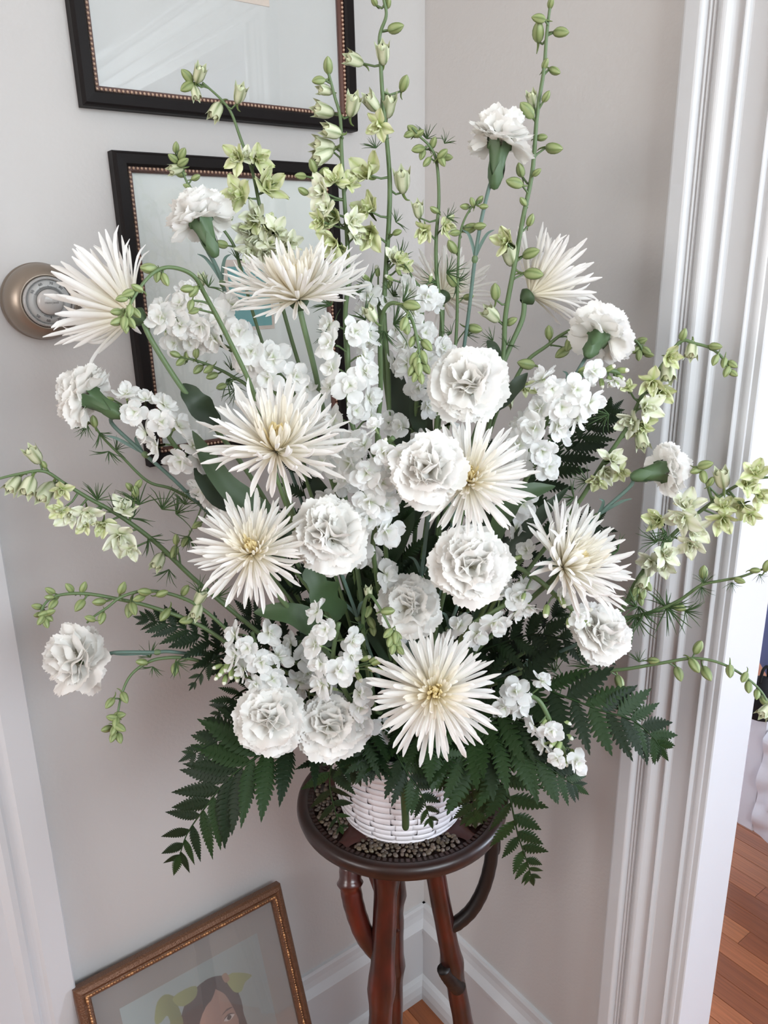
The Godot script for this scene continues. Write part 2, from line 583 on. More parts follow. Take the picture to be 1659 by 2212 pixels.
func plank_mesh(w: float, h: float, l: float) -> ArrayMesh:
	var st := begin()
	st.set_smooth_group(-1)
	var b := 0.0008
	var q := [Vector3(-w / 2 + b, h / 2, -l / 2), Vector3(w / 2 - b, h / 2, -l / 2), Vector3(w / 2 - b, h / 2, l / 2), Vector3(-w / 2 + b, h / 2, l / 2)]
	var uv := [Vector2(0, 0), Vector2(1, 0), Vector2(1, l * 2.0), Vector2(0, l * 2.0)]
	for k in [0, 1, 2, 0, 2, 3]:
		st.set_uv(uv[k])
		st.add_vertex(q[k])
	for s in [-1.0, 1.0]:
		var a := [Vector3(s * (w / 2 - b), h / 2, -l / 2), Vector3(s * (w / 2 - b), h / 2, l / 2), Vector3(s * w / 2, h / 2 - b, l / 2), Vector3(s * w / 2, h / 2 - b, -l / 2), Vector3(s * w / 2, -h / 2, l / 2), Vector3(s * w / 2, -h / 2, -l / 2)]
		st.set_uv(Vector2(0.1, 0.3))
		if s > 0:
			quad(st, a[1], a[0], a[3], a[2]); quad(st, a[2], a[3], a[5], a[4])
		else:
			quad(st, a[0], a[1], a[2], a[3]); quad(st, a[3], a[2], a[4], a[5])
	for s in [-1.0, 1.0]:
		var e := [Vector3(-w / 2, h / 2 - b, s * l / 2), Vector3(w / 2, h / 2 - b, s * l / 2), Vector3(w / 2, -h / 2, s * l / 2), Vector3(-w / 2, -h / 2, s * l / 2)]
		if s > 0:
			quad(st, e[0], e[1], e[2], e[3])
		else:
			quad(st, e[3], e[2], e[1], e[0])
	return done(st)

func build_next_room() -> void:
	var top := 2.55
	slab("wall_next_left", Vector3(WX + 0.082, -0.1, -0.9), Vector3(3.3, top, -0.8), M.next_room_paint)
	slab("wall_next_end", Vector3(3.2, -0.1, -0.8), Vector3(3.3, top, 2.6), M.next_room_paint)
	slab("wall_next_near", Vector3(WX, -0.1, -0.9), Vector3(WX + 0.082, top, WZ - 0.1), M.next_room_paint)
	wall_with_hole("wall_next_back", Vector3(WX + 0.082, -0.1, 2.6), Vector3(3.3, top, 2.7), Vector3(1.9, 0.9, 0), Vector3(3.1, 2.3, 0), 0, M.next_room_paint)
	window_at("window_3", Vector3(2.5, 1.6, 2.65), 1.2, 1.4, 2)
	# the bed beyond the doorway, only its near corner in view
	var o := thing("bed", "bed with quilted white cover beyond the doorway", "bed", Vector3(1.4, 0, 0.6))
	var X := 0.94
	var lo := on_x(1592, 1790, X)
	var hi := on_x(1625, 1500, X)
	# chipped white side panel at the corner, clear of the floor
	part("side_panel", box(Vector3(0.05, 0.42, 0.05), 0.006), M.quilt, o, Transform3D(Basis(), Vector3(X + 0.022, 0.325, lo.z + 0.02) - o.position))
	part("leg", box(Vector3(0.05, 0.12, 0.05), 0.004), M.subfloor, o, Transform3D(Basis(), Vector3(X + 0.5, 0.06, lo.z + 0.4) - o.position))
	part("leg", box(Vector3(0.05, 0.12, 0.05), 0.004), M.subfloor, o, Transform3D(Basis(), Vector3(X + 1.1, 0.06, lo.z + 0.4) - o.position))
	# quilt: a hanging cover with puffed diamonds
	var rows := []
	var y0 := 0.12
	var y1 := 0.47
	for i in 33:
		var row := PackedVector3Array()
		for j in 49:
			var u := j / 48.0
			var v := i / 32.0
			var z := lo.z + 0.045 + u * 0.9
			var puff := 0.02 * absf(sin((u * 7.0 + v * 3.0) * PI)) * absf(sin((u * 7.0 - v * 3.0) * PI)) + 0.012 * sin(u * 23.0) * sin(v * 9.0)
			var p := Vector3(X - puff - 0.012 * sin(v * PI), lerpf(y0, y1, v), z)
			if v > 0.85:
				p.x += (v - 0.85) * 0.6
			row.append(p - o.position)
		rows.append(row)
	rows.append(PackedVector3Array(Array(rows[32]).map(func(p): return p + Vector3(1.2, 0.02, 0))))
	part("quilt", sheet(rows), M.quilt, o)
	part("mattress", box(Vector3(1.2, 0.24, 0.9), 0.03), M.quilt, o, Transform3D(Basis(), Vector3(X + 0.64, 0.30, lo.z + 0.52) - o.position))
	# blue cloth bundle with pale print, and a dark bag, on the bed
	var b := on_x(1672, 1392, X + 0.10)
	var bag := thing("cushion", "blue patterned cushion glimpsed past the door jamb", "cushion", Vector3(b.x, 0.50, b.z + 0.055))
	var c_rows := []
	for i in 17:
		var row := PackedVector3Array()
		var v := i / 16.0
		for j in 25:
			var a := TAU * j / 24.0
			var e := pow(sin(v * PI), 0.45)
			row.append(Vector3(cos(a) * 0.07 * e, v * 0.46, sin(a) * 0.13 * e))
		c_rows.append(row)
	part("cover", sheet(c_rows), M.blue_cloth, bag)
	var pr := begin()
	for k in 14:
		var y := 0.05 + 0.028 * k
		var a0 := 2.2 + 0.9 * sin(k * 2.4)
		var pts := PackedVector3Array()
		for q in 4:
			var a := a0 + q * 0.1
			var e := pow(sin(clampf((y + q * 0.004) / 0.46, 0.02, 0.98) * PI), 0.45)
			pts.append(Vector3(cos(a) * 0.0705 * e, y + q * 0.005, sin(a) * 0.1305 * e))
		tube_into(pr, pts, 0.0028, 5)
	part("print", done(pr), M.quilt, bag)
	var k := on_x(1645, 1505, X)
	var bl := thing("bag", "small black bag beside the blue cushion on the bed", "bag", Vector3(k.x + 0.0, k.y - 0.055, k.z + 0.0))
	var bst := begin()
	lathe_into(bst, [[0.001, 0.0], [0.036, 0.004], [0.042, 0.03], [0.038, 0.08], [0.02, 0.105], [0.001, 0.11]], 14)
	part("body", done(bst), M.black_cloth, bl)
	part("handle", tube(curve([Vector3(-0.02, 0.1, 0), Vector3(-0.012, 0.135, 0), Vector3(0.012, 0.135, 0), Vector3(0.02, 0.1, 0)], 5), 0.004, 6), M.black_cloth, bl)

# ------------------------------------------------------------------ pictures on the left wall
func ring_into(st: SurfaceTool, x0: float, y0: float, x1: float, y1: float, prof: Array) -> void:
	# mitred frame: prof is a list of (inset from the outer edge, height off the back)
	st.set_smooth_group(-1)
	for i in prof.size() - 1:
		var a: Array = prof[i]
		var b: Array = prof[i + 1]
		var ca := [Vector3(x0 + a[0], y0 + a[0], a[1]), Vector3(x1 - a[0], y0 + a[0], a[1]), Vector3(x1 - a[0], y1 - a[0], a[1]), Vector3(x0 + a[0], y1 - a[0], a[1])]
		var cb := [Vector3(x0 + b[0], y0 + b[0], b[1]), Vector3(x1 - b[0], y0 + b[0], b[1]), Vector3(x1 - b[0], y1 - b[0], b[1]), Vector3(x0 + b[0], y1 - b[0], b[1])]
		for k in 4:
			var n := (k + 1) % 4
			quad(st, ca[k], cb[k], cb[n], ca[n])
	st.set_smooth_group(0)

func bead_mesh(x0: float, y0: float, x1: float, y1: float, inset: float, h: float, r: float, gap: float) -> ArrayMesh:
	var st := begin()
	var a := Vector3(x0 + inset, y0 + inset, h)
	var b := Vector3(x1 - inset, y0 + inset, h)
	var c := Vector3(x1 - inset, y1 - inset, h)
	var d := Vector3(x0 + inset, y1 - inset, h)
	for e in [[a, b], [b, c], [c, d], [d, a]]:
		var n := int(e[0].distance_to(e[1]) / gap)
		for i in n:
			var p: Vector3 = e[0].lerp(e[1], float(i) / n)
			lathe_into(st, [[0.0001, -r], [r * 0.75, -r * 0.6], [r, 0], [r * 0.75, r * 0.6], [0.0001, r]], 6, p)
	return done(st)

func wall_picture(called: String, label: String, x0: float, y0: float, x1: float, y1: float, tilt: float, board := "mat_board") -> Node3D:
	var c := Vector3((x0 + x1) / 2, (y0 + y1) / 2, WZ)
	var o := thing(called, label, "picture", c)
	o.rotation.z = tilt
	var w := (x1 - x0) / 2
	var h := (y1 - y0) / 2
	var st := begin()
	ring_into(st, -w, -h, w, h, [[0, 0.001], [0, 0.017], [0.0015, 0.0205], [0.004, 0.022], [0.015, 0.0225], [0.0178, 0.019], [0.0178, 0.016]])
	part("moulding", done(st), M.black_lacquer, o)
	var s2 := begin()
	ring_into(s2, -w, -h, w, h, [[0.0172, 0.012], [0.0172, 0.0165], [0.0225, 0.0165], [0.0245, 0.0125], [0.0245, 0.006]])
	part("inner_lip", done(s2), M.frame_red, o)
	var bd := part("beading", bead_mesh(-w, -h, w, h, 0.0199, 0.0172, 0.0021, 0.0054), M.bead_gold, o)
	bd.set_meta("kind", "stuff")
	part("mat_board", box(Vector3(2 * w - 0.046, 2 * h - 0.046, 0.003)), M[board], o, Transform3D(Basis(), Vector3(0, 0, 0.0055)))
	part("glass_pane", box(Vector3(2 * w - 0.048, 2 * h - 0.048, 0.0015)), M.glass, o, Transform3D(Basis(), Vector3(0, 0, 0.0095)))
	return o

func build_pictures() -> void:
	var l1 := on_z(162.6, 230, WZ + 0.003)
	var r1 := on_z(771, 283, 0.004)
	var p1 := wall_picture("framed_picture", "black framed picture with gold beading, upper one cut off by the photo's top", l1.x, (l1.y + r1.y) / 2, r1.x, 2.36, deg_to_rad(0.9))
	# the lower corner of the mounted print shows at the top of the photograph
	var q := on_z(580, 16, WZ + 0.009)
	part("print", box(Vector3(0.20, 0.30, 0.0012), 0.0003), M.beige_print, p1, Transform3D(Basis(), Vector3(q.x - 0.10, q.y + 0.15, WZ + 0.0076) - p1.position))
	part("print_image", box(Vector3(0.16, 0.24, 0.0008)), M.mat_board, p1, Transform3D(Basis(), Vector3(q.x - 0.10, q.y + 0.165, WZ + 0.0086) - p1.position))
	var l2 := on_z(242.6, 326, WZ + 0.01)
	var r2 := on_z(736, 354, 0.004)
	var b2 := on_z(313, 1008, WZ + 0.006)
	var p2 := wall_picture("framed_picture", "black framed picture with gold beading, lower one behind the flowers", (l2.x + b2.x) / 2, b2.y + 0.003, r2.x, (l2.y + r2.y) / 2, deg_to_rad(0.9), "pale_board")
	var a := on_z(522, 592, WZ + 0.009)
	part("print", box(Vector3(0.075, 0.10, 0.0012), 0.0003), M.beige_print, p2, Transform3D(Basis(), Vector3(a.x + 0.012, a.y - 0.03, WZ + 0.0076) - p2.position))
	part("print_image", box(Vector3(0.066, 0.085, 0.0008)), M.aqua_print, p2, Transform3D(Basis(), Vector3(a.x + 0.012, a.y - 0.032, WZ + 0.0086) - p2.position))

func build_thermostat() -> void:
	var o := thing("thermostat", "round bronze thermostat with silver dial on the left wall", "thermostat", Vector3(-0.6125, 1.5265, WZ))
	var turn := Basis(Vector3.RIGHT, PI / 2)             # lathe axis +y to +z
	var t := Transform3D(turn, Vector3.ZERO)
	part("cover", lathe([[0.0465, 0.0], [0.047, 0.002], [0.047, 0.009], [0.0455, 0.0105], [0.0455, 0.0125], [0.0462, 0.014], [0.0455, 0.021], [0.0425, 0.031], [0.0375, 0.0385], [0.0325, 0.0425], [0.0305, 0.043], [0.0305, 0.038], [0.0001, 0.038]], 72), M.bronze_plastic, o, t)
	part("dial_ring", lathe([[0.0298, 0.038], [0.0298, 0.0455], [0.0288, 0.0478], [0.0270, 0.0478], [0.0262, 0.0462], [0.0262, 0.043]], 180, 90, 0.012), M.dial_clear, o, t)
	part("dial_face", lathe([[0.0263, 0.044], [0.0245, 0.0465], [0.020, 0.0482], [0.0158, 0.0485], [0.0158, 0.044], [0.0001, 0.044]], 64), M.dial_silver, o, t)
	part("knob", lathe([[0.0152, 0.044], [0.0152, 0.0500], [0.0145, 0.0525], [0.012, 0.0548], [0.008, 0.0562], [0.004, 0.0568], [0.0001, 0.057]], 48), M.knob_silver, o, t)
	var ticks := begin()
	for i in 41:
		var a := deg_to_rad(150.0 - i * 3.0)
		var l := 0.0022 if i % 10 else 0.0034
		box_into(ticks, Transform3D(Basis(Vector3(0, 0, 1), a), Vector3(cos(a) * (0.0163 + l / 2), sin(a) * (0.0163 + l / 2), 0.0486)), Vector3(l, 0.00022, 0.0004))
	for i in 17:
		var a := deg_to_rad(-118.0 + i * 3.6)
		box_into(ticks, Transform3D(Basis(Vector3(0, 0, 1), a), Vector3(cos(a) * 0.0175, sin(a) * 0.0175, 0.0486)), Vector3(0.0022, 0.00022, 0.0004))
	part("tick_marks", done(ticks), M.dial_ink, o)
	var pointer := begin()
	box_into(pointer, Transform3D(Basis(), Vector3(-0.001, -0.0180, 0.0488)), Vector3(0.0010, 0.0030, 0.0006))
	part("pointer", done(pointer), M.dial_ink, o)
	for n in [["50", 146.0], ["60", 112.0], ["70", 79.0], ["80", 48.0], ["50", 226.0], ["60", 259.0], ["70", 292.0]]:
		var tm := TextMesh.new()
		tm.text = n[0]
		tm.font_size = 32
		tm.pixel_size = 0.00013
		tm.depth = 0.0003
		var a := deg_to_rad(n[1])
		var up: float = a - PI / 2 if n[1] < 180.0 else a + PI / 2
		part("numeral", tm, M.dial_ink, o, Transform3D(Basis(Vector3(0, 0, 1), up), Vector3(cos(a) * 0.0222, sin(a) * 0.0222, 0.0478)))
	var tm2 := TextMesh.new()
	tm2.text = "Honeywell"
	tm2.font_size = 32
	tm2.pixel_size = 0.00010
	tm2.depth = 0.0003
	part("lettering", tm2, M.faint_ink, o, Transform3D(Basis(), Vector3(0, -0.0006, 0.0569)))

# ------------------------------------------------------------------ the portrait leaning on the wall
func poly_fill(im: Image, pts: Array, c: Color, soft := 0.0) -> void:
	var poly := PackedVector2Array()
	var lo := Vector2(9999, 9999)
	var hi := Vector2(-9999, -9999)
	for p in pts:
		var v := Vector2(p[0], p[1])
		poly.append(v)
		lo = lo.min(v)
		hi = hi.max(v)
	for y in range(maxi(0, int(lo.y)), mini(im.get_height(), int(hi.y) + 1)):
		for x in range(maxi(0, int(lo.x)), mini(im.get_width(), int(hi.x) + 1)):
			if Geometry2D.is_point_in_polygon(Vector2(x, y), poly):
				var k := c
				if soft > 0.0:
					k = c.lerp(c.darkened(0.35), clampf((x - lo.x) / (hi.x - lo.x) * soft, 0, 1))
				im.set_pixel(x, y, k)

func smooth_poly(pts: Array) -> Array:
	var out := []
	var n := pts.size()
	for i in n:
		var v := []
		for d in [-1, 0, 1, 2]:
			v.append(Vector2(pts[(i + d + n) % n][0], pts[(i + d + n) % n][1]))
		for k in 4:
			var q: Vector2 = v[1].cubic_interpolate(v[2], v[0], v[3], k / 4.0)
			out.append([q.x, q.y])
	return out

func portrait_picture() -> ImageTexture:
	# a tinted studio portrait of a dark-haired child with green bows, painted coarsely
	var w := 300
	var h := 380
	var im := Image.create(w, h, false, Image.FORMAT_RGB8)
	for y in h:
		for x in w:
			im.set_pixel(x, y, Color(0.62, 0.66, 0.65).lerp(Color(0.54, 0.56, 0.55), clampf(x / 300.0 + y / 900.0, 0, 1)))
	var hair := Color(0.27, 0.19, 0.17)
	var skin := Color(0.70, 0.54, 0.47)
	var bow := Color(0.56, 0.57, 0.35)
	poly_fill(im, smooth_poly([[20, 380], [60, 322], [130, 300], [170, 306], [210, 300], [270, 330], [290, 380]]), Color(0.70, 0.66, 0.60))
	poly_fill(im, smooth_poly([[100, 130], [104, 90], [122, 58], [150, 40], [180, 36], [208, 46], [226, 70], [234, 110], [234, 150], [240, 200], [236, 250], [208, 262], [120, 266], [98, 230], [96, 180]]), hair, 0.5)
	poly_fill(im, smooth_poly([[128, 150], [134, 112], [156, 82], [186, 60], [206, 84], [218, 116], [220, 150], [214, 190], [196, 216], [176, 224], [152, 212], [134, 184]]), skin, 0.6)
	poly_fill(im, smooth_poly([[120, 150], [126, 112], [148, 76], [178, 52], [188, 60], [176, 78], [158, 88], [140, 112], [132, 140]]), hair)
	poly_fill(im, smooth_poly([[182, 52], [206, 58], [224, 90], [228, 130], [222, 150], [214, 116], [204, 84], [190, 66]]), hair)
	for e in [[152, 144], [202, 134]]:
		poly_fill(im, smooth_poly([[e[0] - 14, e[1] - 13], [e[0], e[1] - 20], [e[0] + 13, e[1] - 16], [e[0], e[1] - 17]]), hair)
		poly_fill(im, smooth_poly([[e[0] - 12, e[1]], [e[0], e[1] - 6], [e[0] + 12, e[1] - 1], [e[0], e[1] + 5]]), Color(0.76, 0.70, 0.66))
		poly_fill(im, smooth_poly([[e[0] - 5, e[1] - 1], [e[0], e[1] - 6], [e[0] + 5, e[1] - 1], [e[0], e[1] + 4]]), Color(0.16, 0.11, 0.10))
		poly_fill(im, smooth_poly([[e[0] - 13, e[1] - 2], [e[0], e[1] - 9], [e[0] + 13, e[1] - 3], [e[0], e[1] - 6]]), hair)
	poly_fill(im, smooth_poly([[176, 170], [183, 163], [190, 170], [183, 176]]), Color(0.60, 0.42, 0.36))
	poly_fill(im, smooth_poly([[164, 194], [182, 188], [198, 190], [182, 202]]), Color(0.64, 0.33, 0.31))
	# bows
	poly_fill(im, smooth_poly([[58, 54], [70, 26], [88, 20], [104, 34], [108, 60], [110, 92], [100, 104], [86, 96], [84, 62], [70, 66], [60, 66]]), bow, 0.6)
	poly_fill(im, smooth_poly([[100, 36], [118, 30], [150, 36], [146, 56], [122, 62], [106, 52]]), bow, 0.4)
	poly_fill(im, smooth_poly([[214, 54], [232, 52], [268, 76], [250, 84], [240, 96], [226, 92], [216, 72]]), bow, 0.4)
	poly_fill(im, smooth_poly([[206, 46], [216, 44], [220, 60], [210, 62]]), Color(0.56, 0.42, 0.34))
	return ImageTexture.create_from_image(im)

func build_portrait() -> void:
	# frame plane: leans back against the wall, standing on the floor
	var tl := on_z(157, 2142, 0.008)
	var tr := on_z(603, 1904, 0.008)
	var w := tr.x - tl.x
	var y_top := (tl.y + tr.y) / 2
	var foot := on_x(672, 2212, tr.x)
	var slope := (foot.z - 0.008) / (y_top - foot.y)
	var ang := atan(clampf(slope, 0.12, 0.5))
	var L := y_top / cos(ang)
	var o := thing("framed_portrait", "old gilt framed portrait of a child with green bows leaning on the wall", "picture", Vector3((tl.x + tr.x) / 2, 0, 0.008 + y_top * tan(ang)))
	o.basis = Basis(Vector3.RIGHT, -ang)
	var hw := w / 2
	var st := begin()
	ring_into(st, -hw, 0.0, hw, L, [[0, -0.012], [0, 0.004], [0.003, 0.008], [0.009, 0.0095], [0.013, 0.007]])
	part("frame", done(st), M.gilt, o)
	var s2 := begin()
	ring_into(s2, -hw, 0.0, hw, L, [[0.013, 0.004], [0.013, 0.007], [0.016, 0.0088], [0.020, 0.008], [0.0225, 0.004], [0.0225, -0.004]])
	part("inner_lip", done(s2), M.gilt, o)
	# pressed ornament along the inner edge: little leaves and knobs
	var orn := begin()
	var r := RandomNumberGenerator.new()
	r.seed = 11
	var corner := [Vector3(-hw + 0.016, 0.016, 0.009), Vector3(hw - 0.016, 0.016, 0.009), Vector3(hw - 0.016, L - 0.016, 0.009), Vector3(-hw + 0.016, L - 0.016, 0.009)]
	for k in 4:
		var a: Vector3 = corner[k]
		var b: Vector3 = corner[(k + 1) % 4]
		var n := int(a.distance_to(b) / 0.0046)
		var dir := (b - a).normalized()
		for i in n:
			var p := a.lerp(b, (i + 0.5) / n)
			var big := i % 7 < 2
			var s := (0.0024 if big else 0.0013) * r.randf_range(0.8, 1.2)
			lathe_into(orn, [[0.0001, -s * 1.5], [s * 0.7, -s * 0.8], [s, 0], [s * 0.7, s * 0.8], [0.0001, s * 1.5]], 6, p + Vector3(0, 0, r.randf_range(-0.0006, 0.0004)), Basis(Quaternion(Vector3.UP, (dir + Vector3(0, 0, 0.2)).normalized())))
	var od := part("ornament", done(orn), M.gilt_bright, o)
	od.set_meta("kind", "stuff")
	mat("portrait_mat", Color(0.47, 0.44, 0.42), 0.85)
	mat("portrait_print", Color(0.86, 0.86, 0.86), 0.7, {"albedo_texture": portrait_picture()})
	part("mat_board", box(Vector3(w - 0.042, L - 0.042, 0.003)), M.portrait_mat, o, Transform3D(Basis(), Vector3(0, L / 2, -0.006)))
	var pw := 0.246
	var pt := L - 0.0655
	var pb := pt - pw * 380.0 / 300.0
	var pst := begin()
	var q := [Vector3(-pw / 2, pt, -0.0043), Vector3(pw / 2, pt, -0.0043), Vector3(pw / 2, pb, -0.0043), Vector3(-pw / 2, pb, -0.0043)]
	var uv := [Vector2(0, 0), Vector2(1, 0), Vector2(1, 1), Vector2(0, 1)]
	for k in [0, 1, 2, 0, 2, 3]:
		pst.set_uv(uv[k])
		pst.add_vertex(q[k])
	part("photograph", done(pst), M.portrait_print, o)
	part("glass_pane", box(Vector3(w - 0.044, L - 0.044, 0.0015)), M.glass, o, Transform3D(Basis(), Vector3(0, L / 2, -0.0015)))
	part("backing", box(Vector3(w - 0.006, L - 0.006, 0.003)), M.subfloor, o, Transform3D(Basis(), Vector3(0, L / 2, -0.0105)))
# ------------------------------------------------------------------ the stand and the basket
func limb(o: Node3D, called: String, pts: Array, r0: float, r1: float, nodes: Array, m: Material, per := 8) -> void:
	# a bamboo limb: swollen at the joints given as shares of its length
	var c := curve(pts, per)
	var n := c.size()
	var rad := []
	for i in n:
		var s := float(i) / (n - 1)
		var r := lerpf(r0, r1, s)
		for k in nodes:
			r += r * 0.24 * exp(-pow((s - k) / 0.022, 2.0)) - r * 0.05 * exp(-pow((s - k - 0.05) / 0.02, 2.0))
		rad.append(r)
	var st := begin()
	tube_into(st, shifted(c, o.position), rad, 16, true, 0.02)
	part(called, done(st), m, o)

func build_stand() -> void:
	var o := thing("plant_stand", "dark round bamboo plant stand with pebble inlaid top under the basket", "plant stand", Vector3(STAND.x, 0, STAND.z))
	var y := STAND.y
	var base := Transform3D(Basis(), Vector3(0, y, 0))
	var st := begin()
	lathe_into(st, [[0.0001, -0.024], [0.125, -0.024], [0.137, -0.021], [0.1445, -0.014], [0.147, -0.006], [0.1462, 0.0], [0.1435, 0.0035], [0.139, 0.005], [0.1335, 0.0042], [0.1315, 0.0022], [0.1245, 0.0016], [0.123, -0.001], [0.088, -0.001], [0.0865, 0.0012], [0.0001, 0.0012]], 72)
	part("top_board", done(st), M.stand_wood, o, base)
	# small notches round the pebble bed
	var nt := begin()
	for i in 110:
		var a := TAU * i / 110.0
		box_into(nt, Transform3D(Basis(Vector3.UP, -a), Vector3(cos(a) * 0.1282, 0.0022, sin(a) * 0.1282)), Vector3(0.0062, 0.0016, 0.0042 + 0.0008 * sin(i * 3.0)))
	part("notched_ring", done(nt), M.stand_wood, o, base)
	# carved dividers between five beds of pebbles
	var r := RandomNumberGenerator.new()
	r.seed = 3
	var toward := atan2(eye.z - STAND.z, eye.x - STAND.x)
	var div := []
	for i in 5:
		div.append(toward + deg_to_rad([38.0, -47.0, -118.0, 110.0, 180.0][i]))
	for a in div:
		var d := begin()
		var rows := []
		for k in 7:
			var s := k / 6.0
			var row := PackedVector3Array()
			var w := lerpf(0.020, 0.010, s) * (1.0 + 0.25 * sin(s * 6.0))
			for j in 7:
				var v := j / 6.0 * 2.0 - 1.0
				var rr := lerpf(0.082, 0.126, s)
				row.append(Vector3(rr, 0.0035 * (1.0 - v * v) + 0.0008, v * w))
			rows.append(row)
		sheet_into(d, rows)
		part("divider", done(d), M.stand_red, o, base * Transform3D(Basis(Vector3.UP, -a), Vector3.ZERO))
	var pb := begin()
	var tries := 0
	var put: Array[Vector2] = []
	while tries < 5200 and put.size() < 520:
		tries += 1
		var a := r.randf() * TAU
		var rr := sqrt(r.randf_range(0.0895 * 0.0895, 0.1215 * 0.1215))
		var ok := true
		for dv in div:
			if absf(angle_difference(a, dv)) * rr < 0.0155:
				ok = false
		var q := Vector2(cos(a), sin(a)) * rr
		if ok:
			for p in put:
				if p.distance_squared_to(q) < 0.0050 * 0.0050:
					ok = false
					break
		if not ok:
			continue
		put.append(q)
		var s := r.randf_range(0.0028, 0.0041)
		var tone := r.randf_range(0.55, 1.25)
		pb.set_color(Color(0.092 * tone, 0.066 * tone, 0.048 * tone * r.randf_range(0.8, 1.1)))
		lathe_into(pb, [[0.0001, -s * 0.5], [s * 0.85, -s * 0.2], [s, 0.15 * s], [s * 0.6, 0.55 * s], [0.0001, 0.7 * s]], 7, Vector3(q.x, 0.0012 + r.randf() * 0.0012, q.y), Basis(Vector3(r.randf_range(-1, 1), 0.3, r.randf_range(-1, 1)).normalized(), 0.5).scaled(Vector3(r.randf_range(0.8, 1.3), 1, r.randf_range(0.8, 1.2))))
	var pe := part("pebble_inlay", done(pb), M.pebble, o, base)
	pe.set_meta("kind", "stuff")
	# legs
	var A1 := P(834, 1905, 0.86)
	var A2 := P(821, 2212, 0.825)
	var down := func(p: Vector3, q: Vector3, yy: float) -> Vector3: return p + (q - p) * ((yy - p.y) / (q.y - p.y))
	var at := down.call(A1, A2, 0.835) as Vector3
	var af := down.call(A1, A2, 0.0) as Vector3
	limb(o, "leg", [at, at.lerp(af, 0.3), at.lerp(af, 0.6), af], 0.0165, 0.0172, [0.10, 0.30, 0.52, 0.78], M.bamboo, 14)
	var B1 := P(851, 1905, 0.985)
	var B2 := P(849, 2212, 1.02)
	var bt := down.call(B1, B2, 0.835) as Vector3
	var bf := down.call(B1, B2, 0.0) as Vector3
	limb(o, "leg", [bt, bt.lerp(bf, 0.3), bt.lerp(bf, 0.6), bf], 0.016, 0.017, [0.12, 0.28, 0.5, 0.75], M.bamboo, 14)
	var C1 := P(943, 1900, 0.935)
	var C2 := P(1001, 2212, 0.95)
	var ct := down.call(C1, C2, 0.835) as Vector3
	var cf := down.call(C1, C2, 0.0) as Vector3
	limb(o, "leg", [ct, ct.lerp(cf, 0.3), ct.lerp(cf, 0.6), cf], 0.0145, 0.0168, [0.08, 0.405, 0.62, 0.82], M.bamboo, 14)
	# cut branch stub on the right leg
	var k := P(962, 2101, 0.93)
	limb(o, "branch_stub", [P(990, 2132, 0.938), P(976, 2118, 0.932), k.lerp(P(966, 2104, 0.93), 0.5), P(958, 2092, 0.928)], 0.0125, 0.0105, [], M.bamboo_dark)
	# curved brackets
	limb(o, "bracket", [P(757, 1872, 0.872), P(757, 1912, 0.862), P(766, 1960, 0.856), P(787, 2018, 0.852), P(815, 2056, 0.85), P(830, 2066, 0.848)], 0.0155, 0.0125, [0.18], M.bamboo)
	limb(o, "bracket", [P(1066, 1800, 0.955), P(1059, 1866, 0.95), P(1044, 1920, 0.946), P(1020, 1964, 0.942), P(990, 1992, 0.94), P(972, 2000, 0.94)], 0.0098, 0.011, [0.03], M.bamboo_dark)
	var bb := Vector3(STAND.x, 0.80, STAND.z)
	limb(o, "bracket", [bb + Vector3(-0.03, 0.03, -0.11), bb + Vector3(-0.02, -0.02, -0.112), bb + Vector3(0.0, -0.10, -0.09), B1.lerp(B2, 0.1) + Vector3(0, -0.06, 0)], 0.012, 0.012, [0.15], M.bamboo)
	# small hook under the right edge of the top
	var hk := begin()
	lathe_into(hk, [[0.0001, -0.012], [0.004, -0.008], [0.005, 0.0], [0.0045, 0.02], [0.0001, 0.022]], 8, P(1074, 1833, 0.955) - o.position)
	part("peg", done(hk), M.bamboo_dark, o)

func basket_r(y: float) -> float:
	return 0.0780 + 0.0140 * pow(clampf(y / 0.06, 0, 1), 0.55) + 0.012 * clampf((y - 0.06) / 0.08, 0, 1)

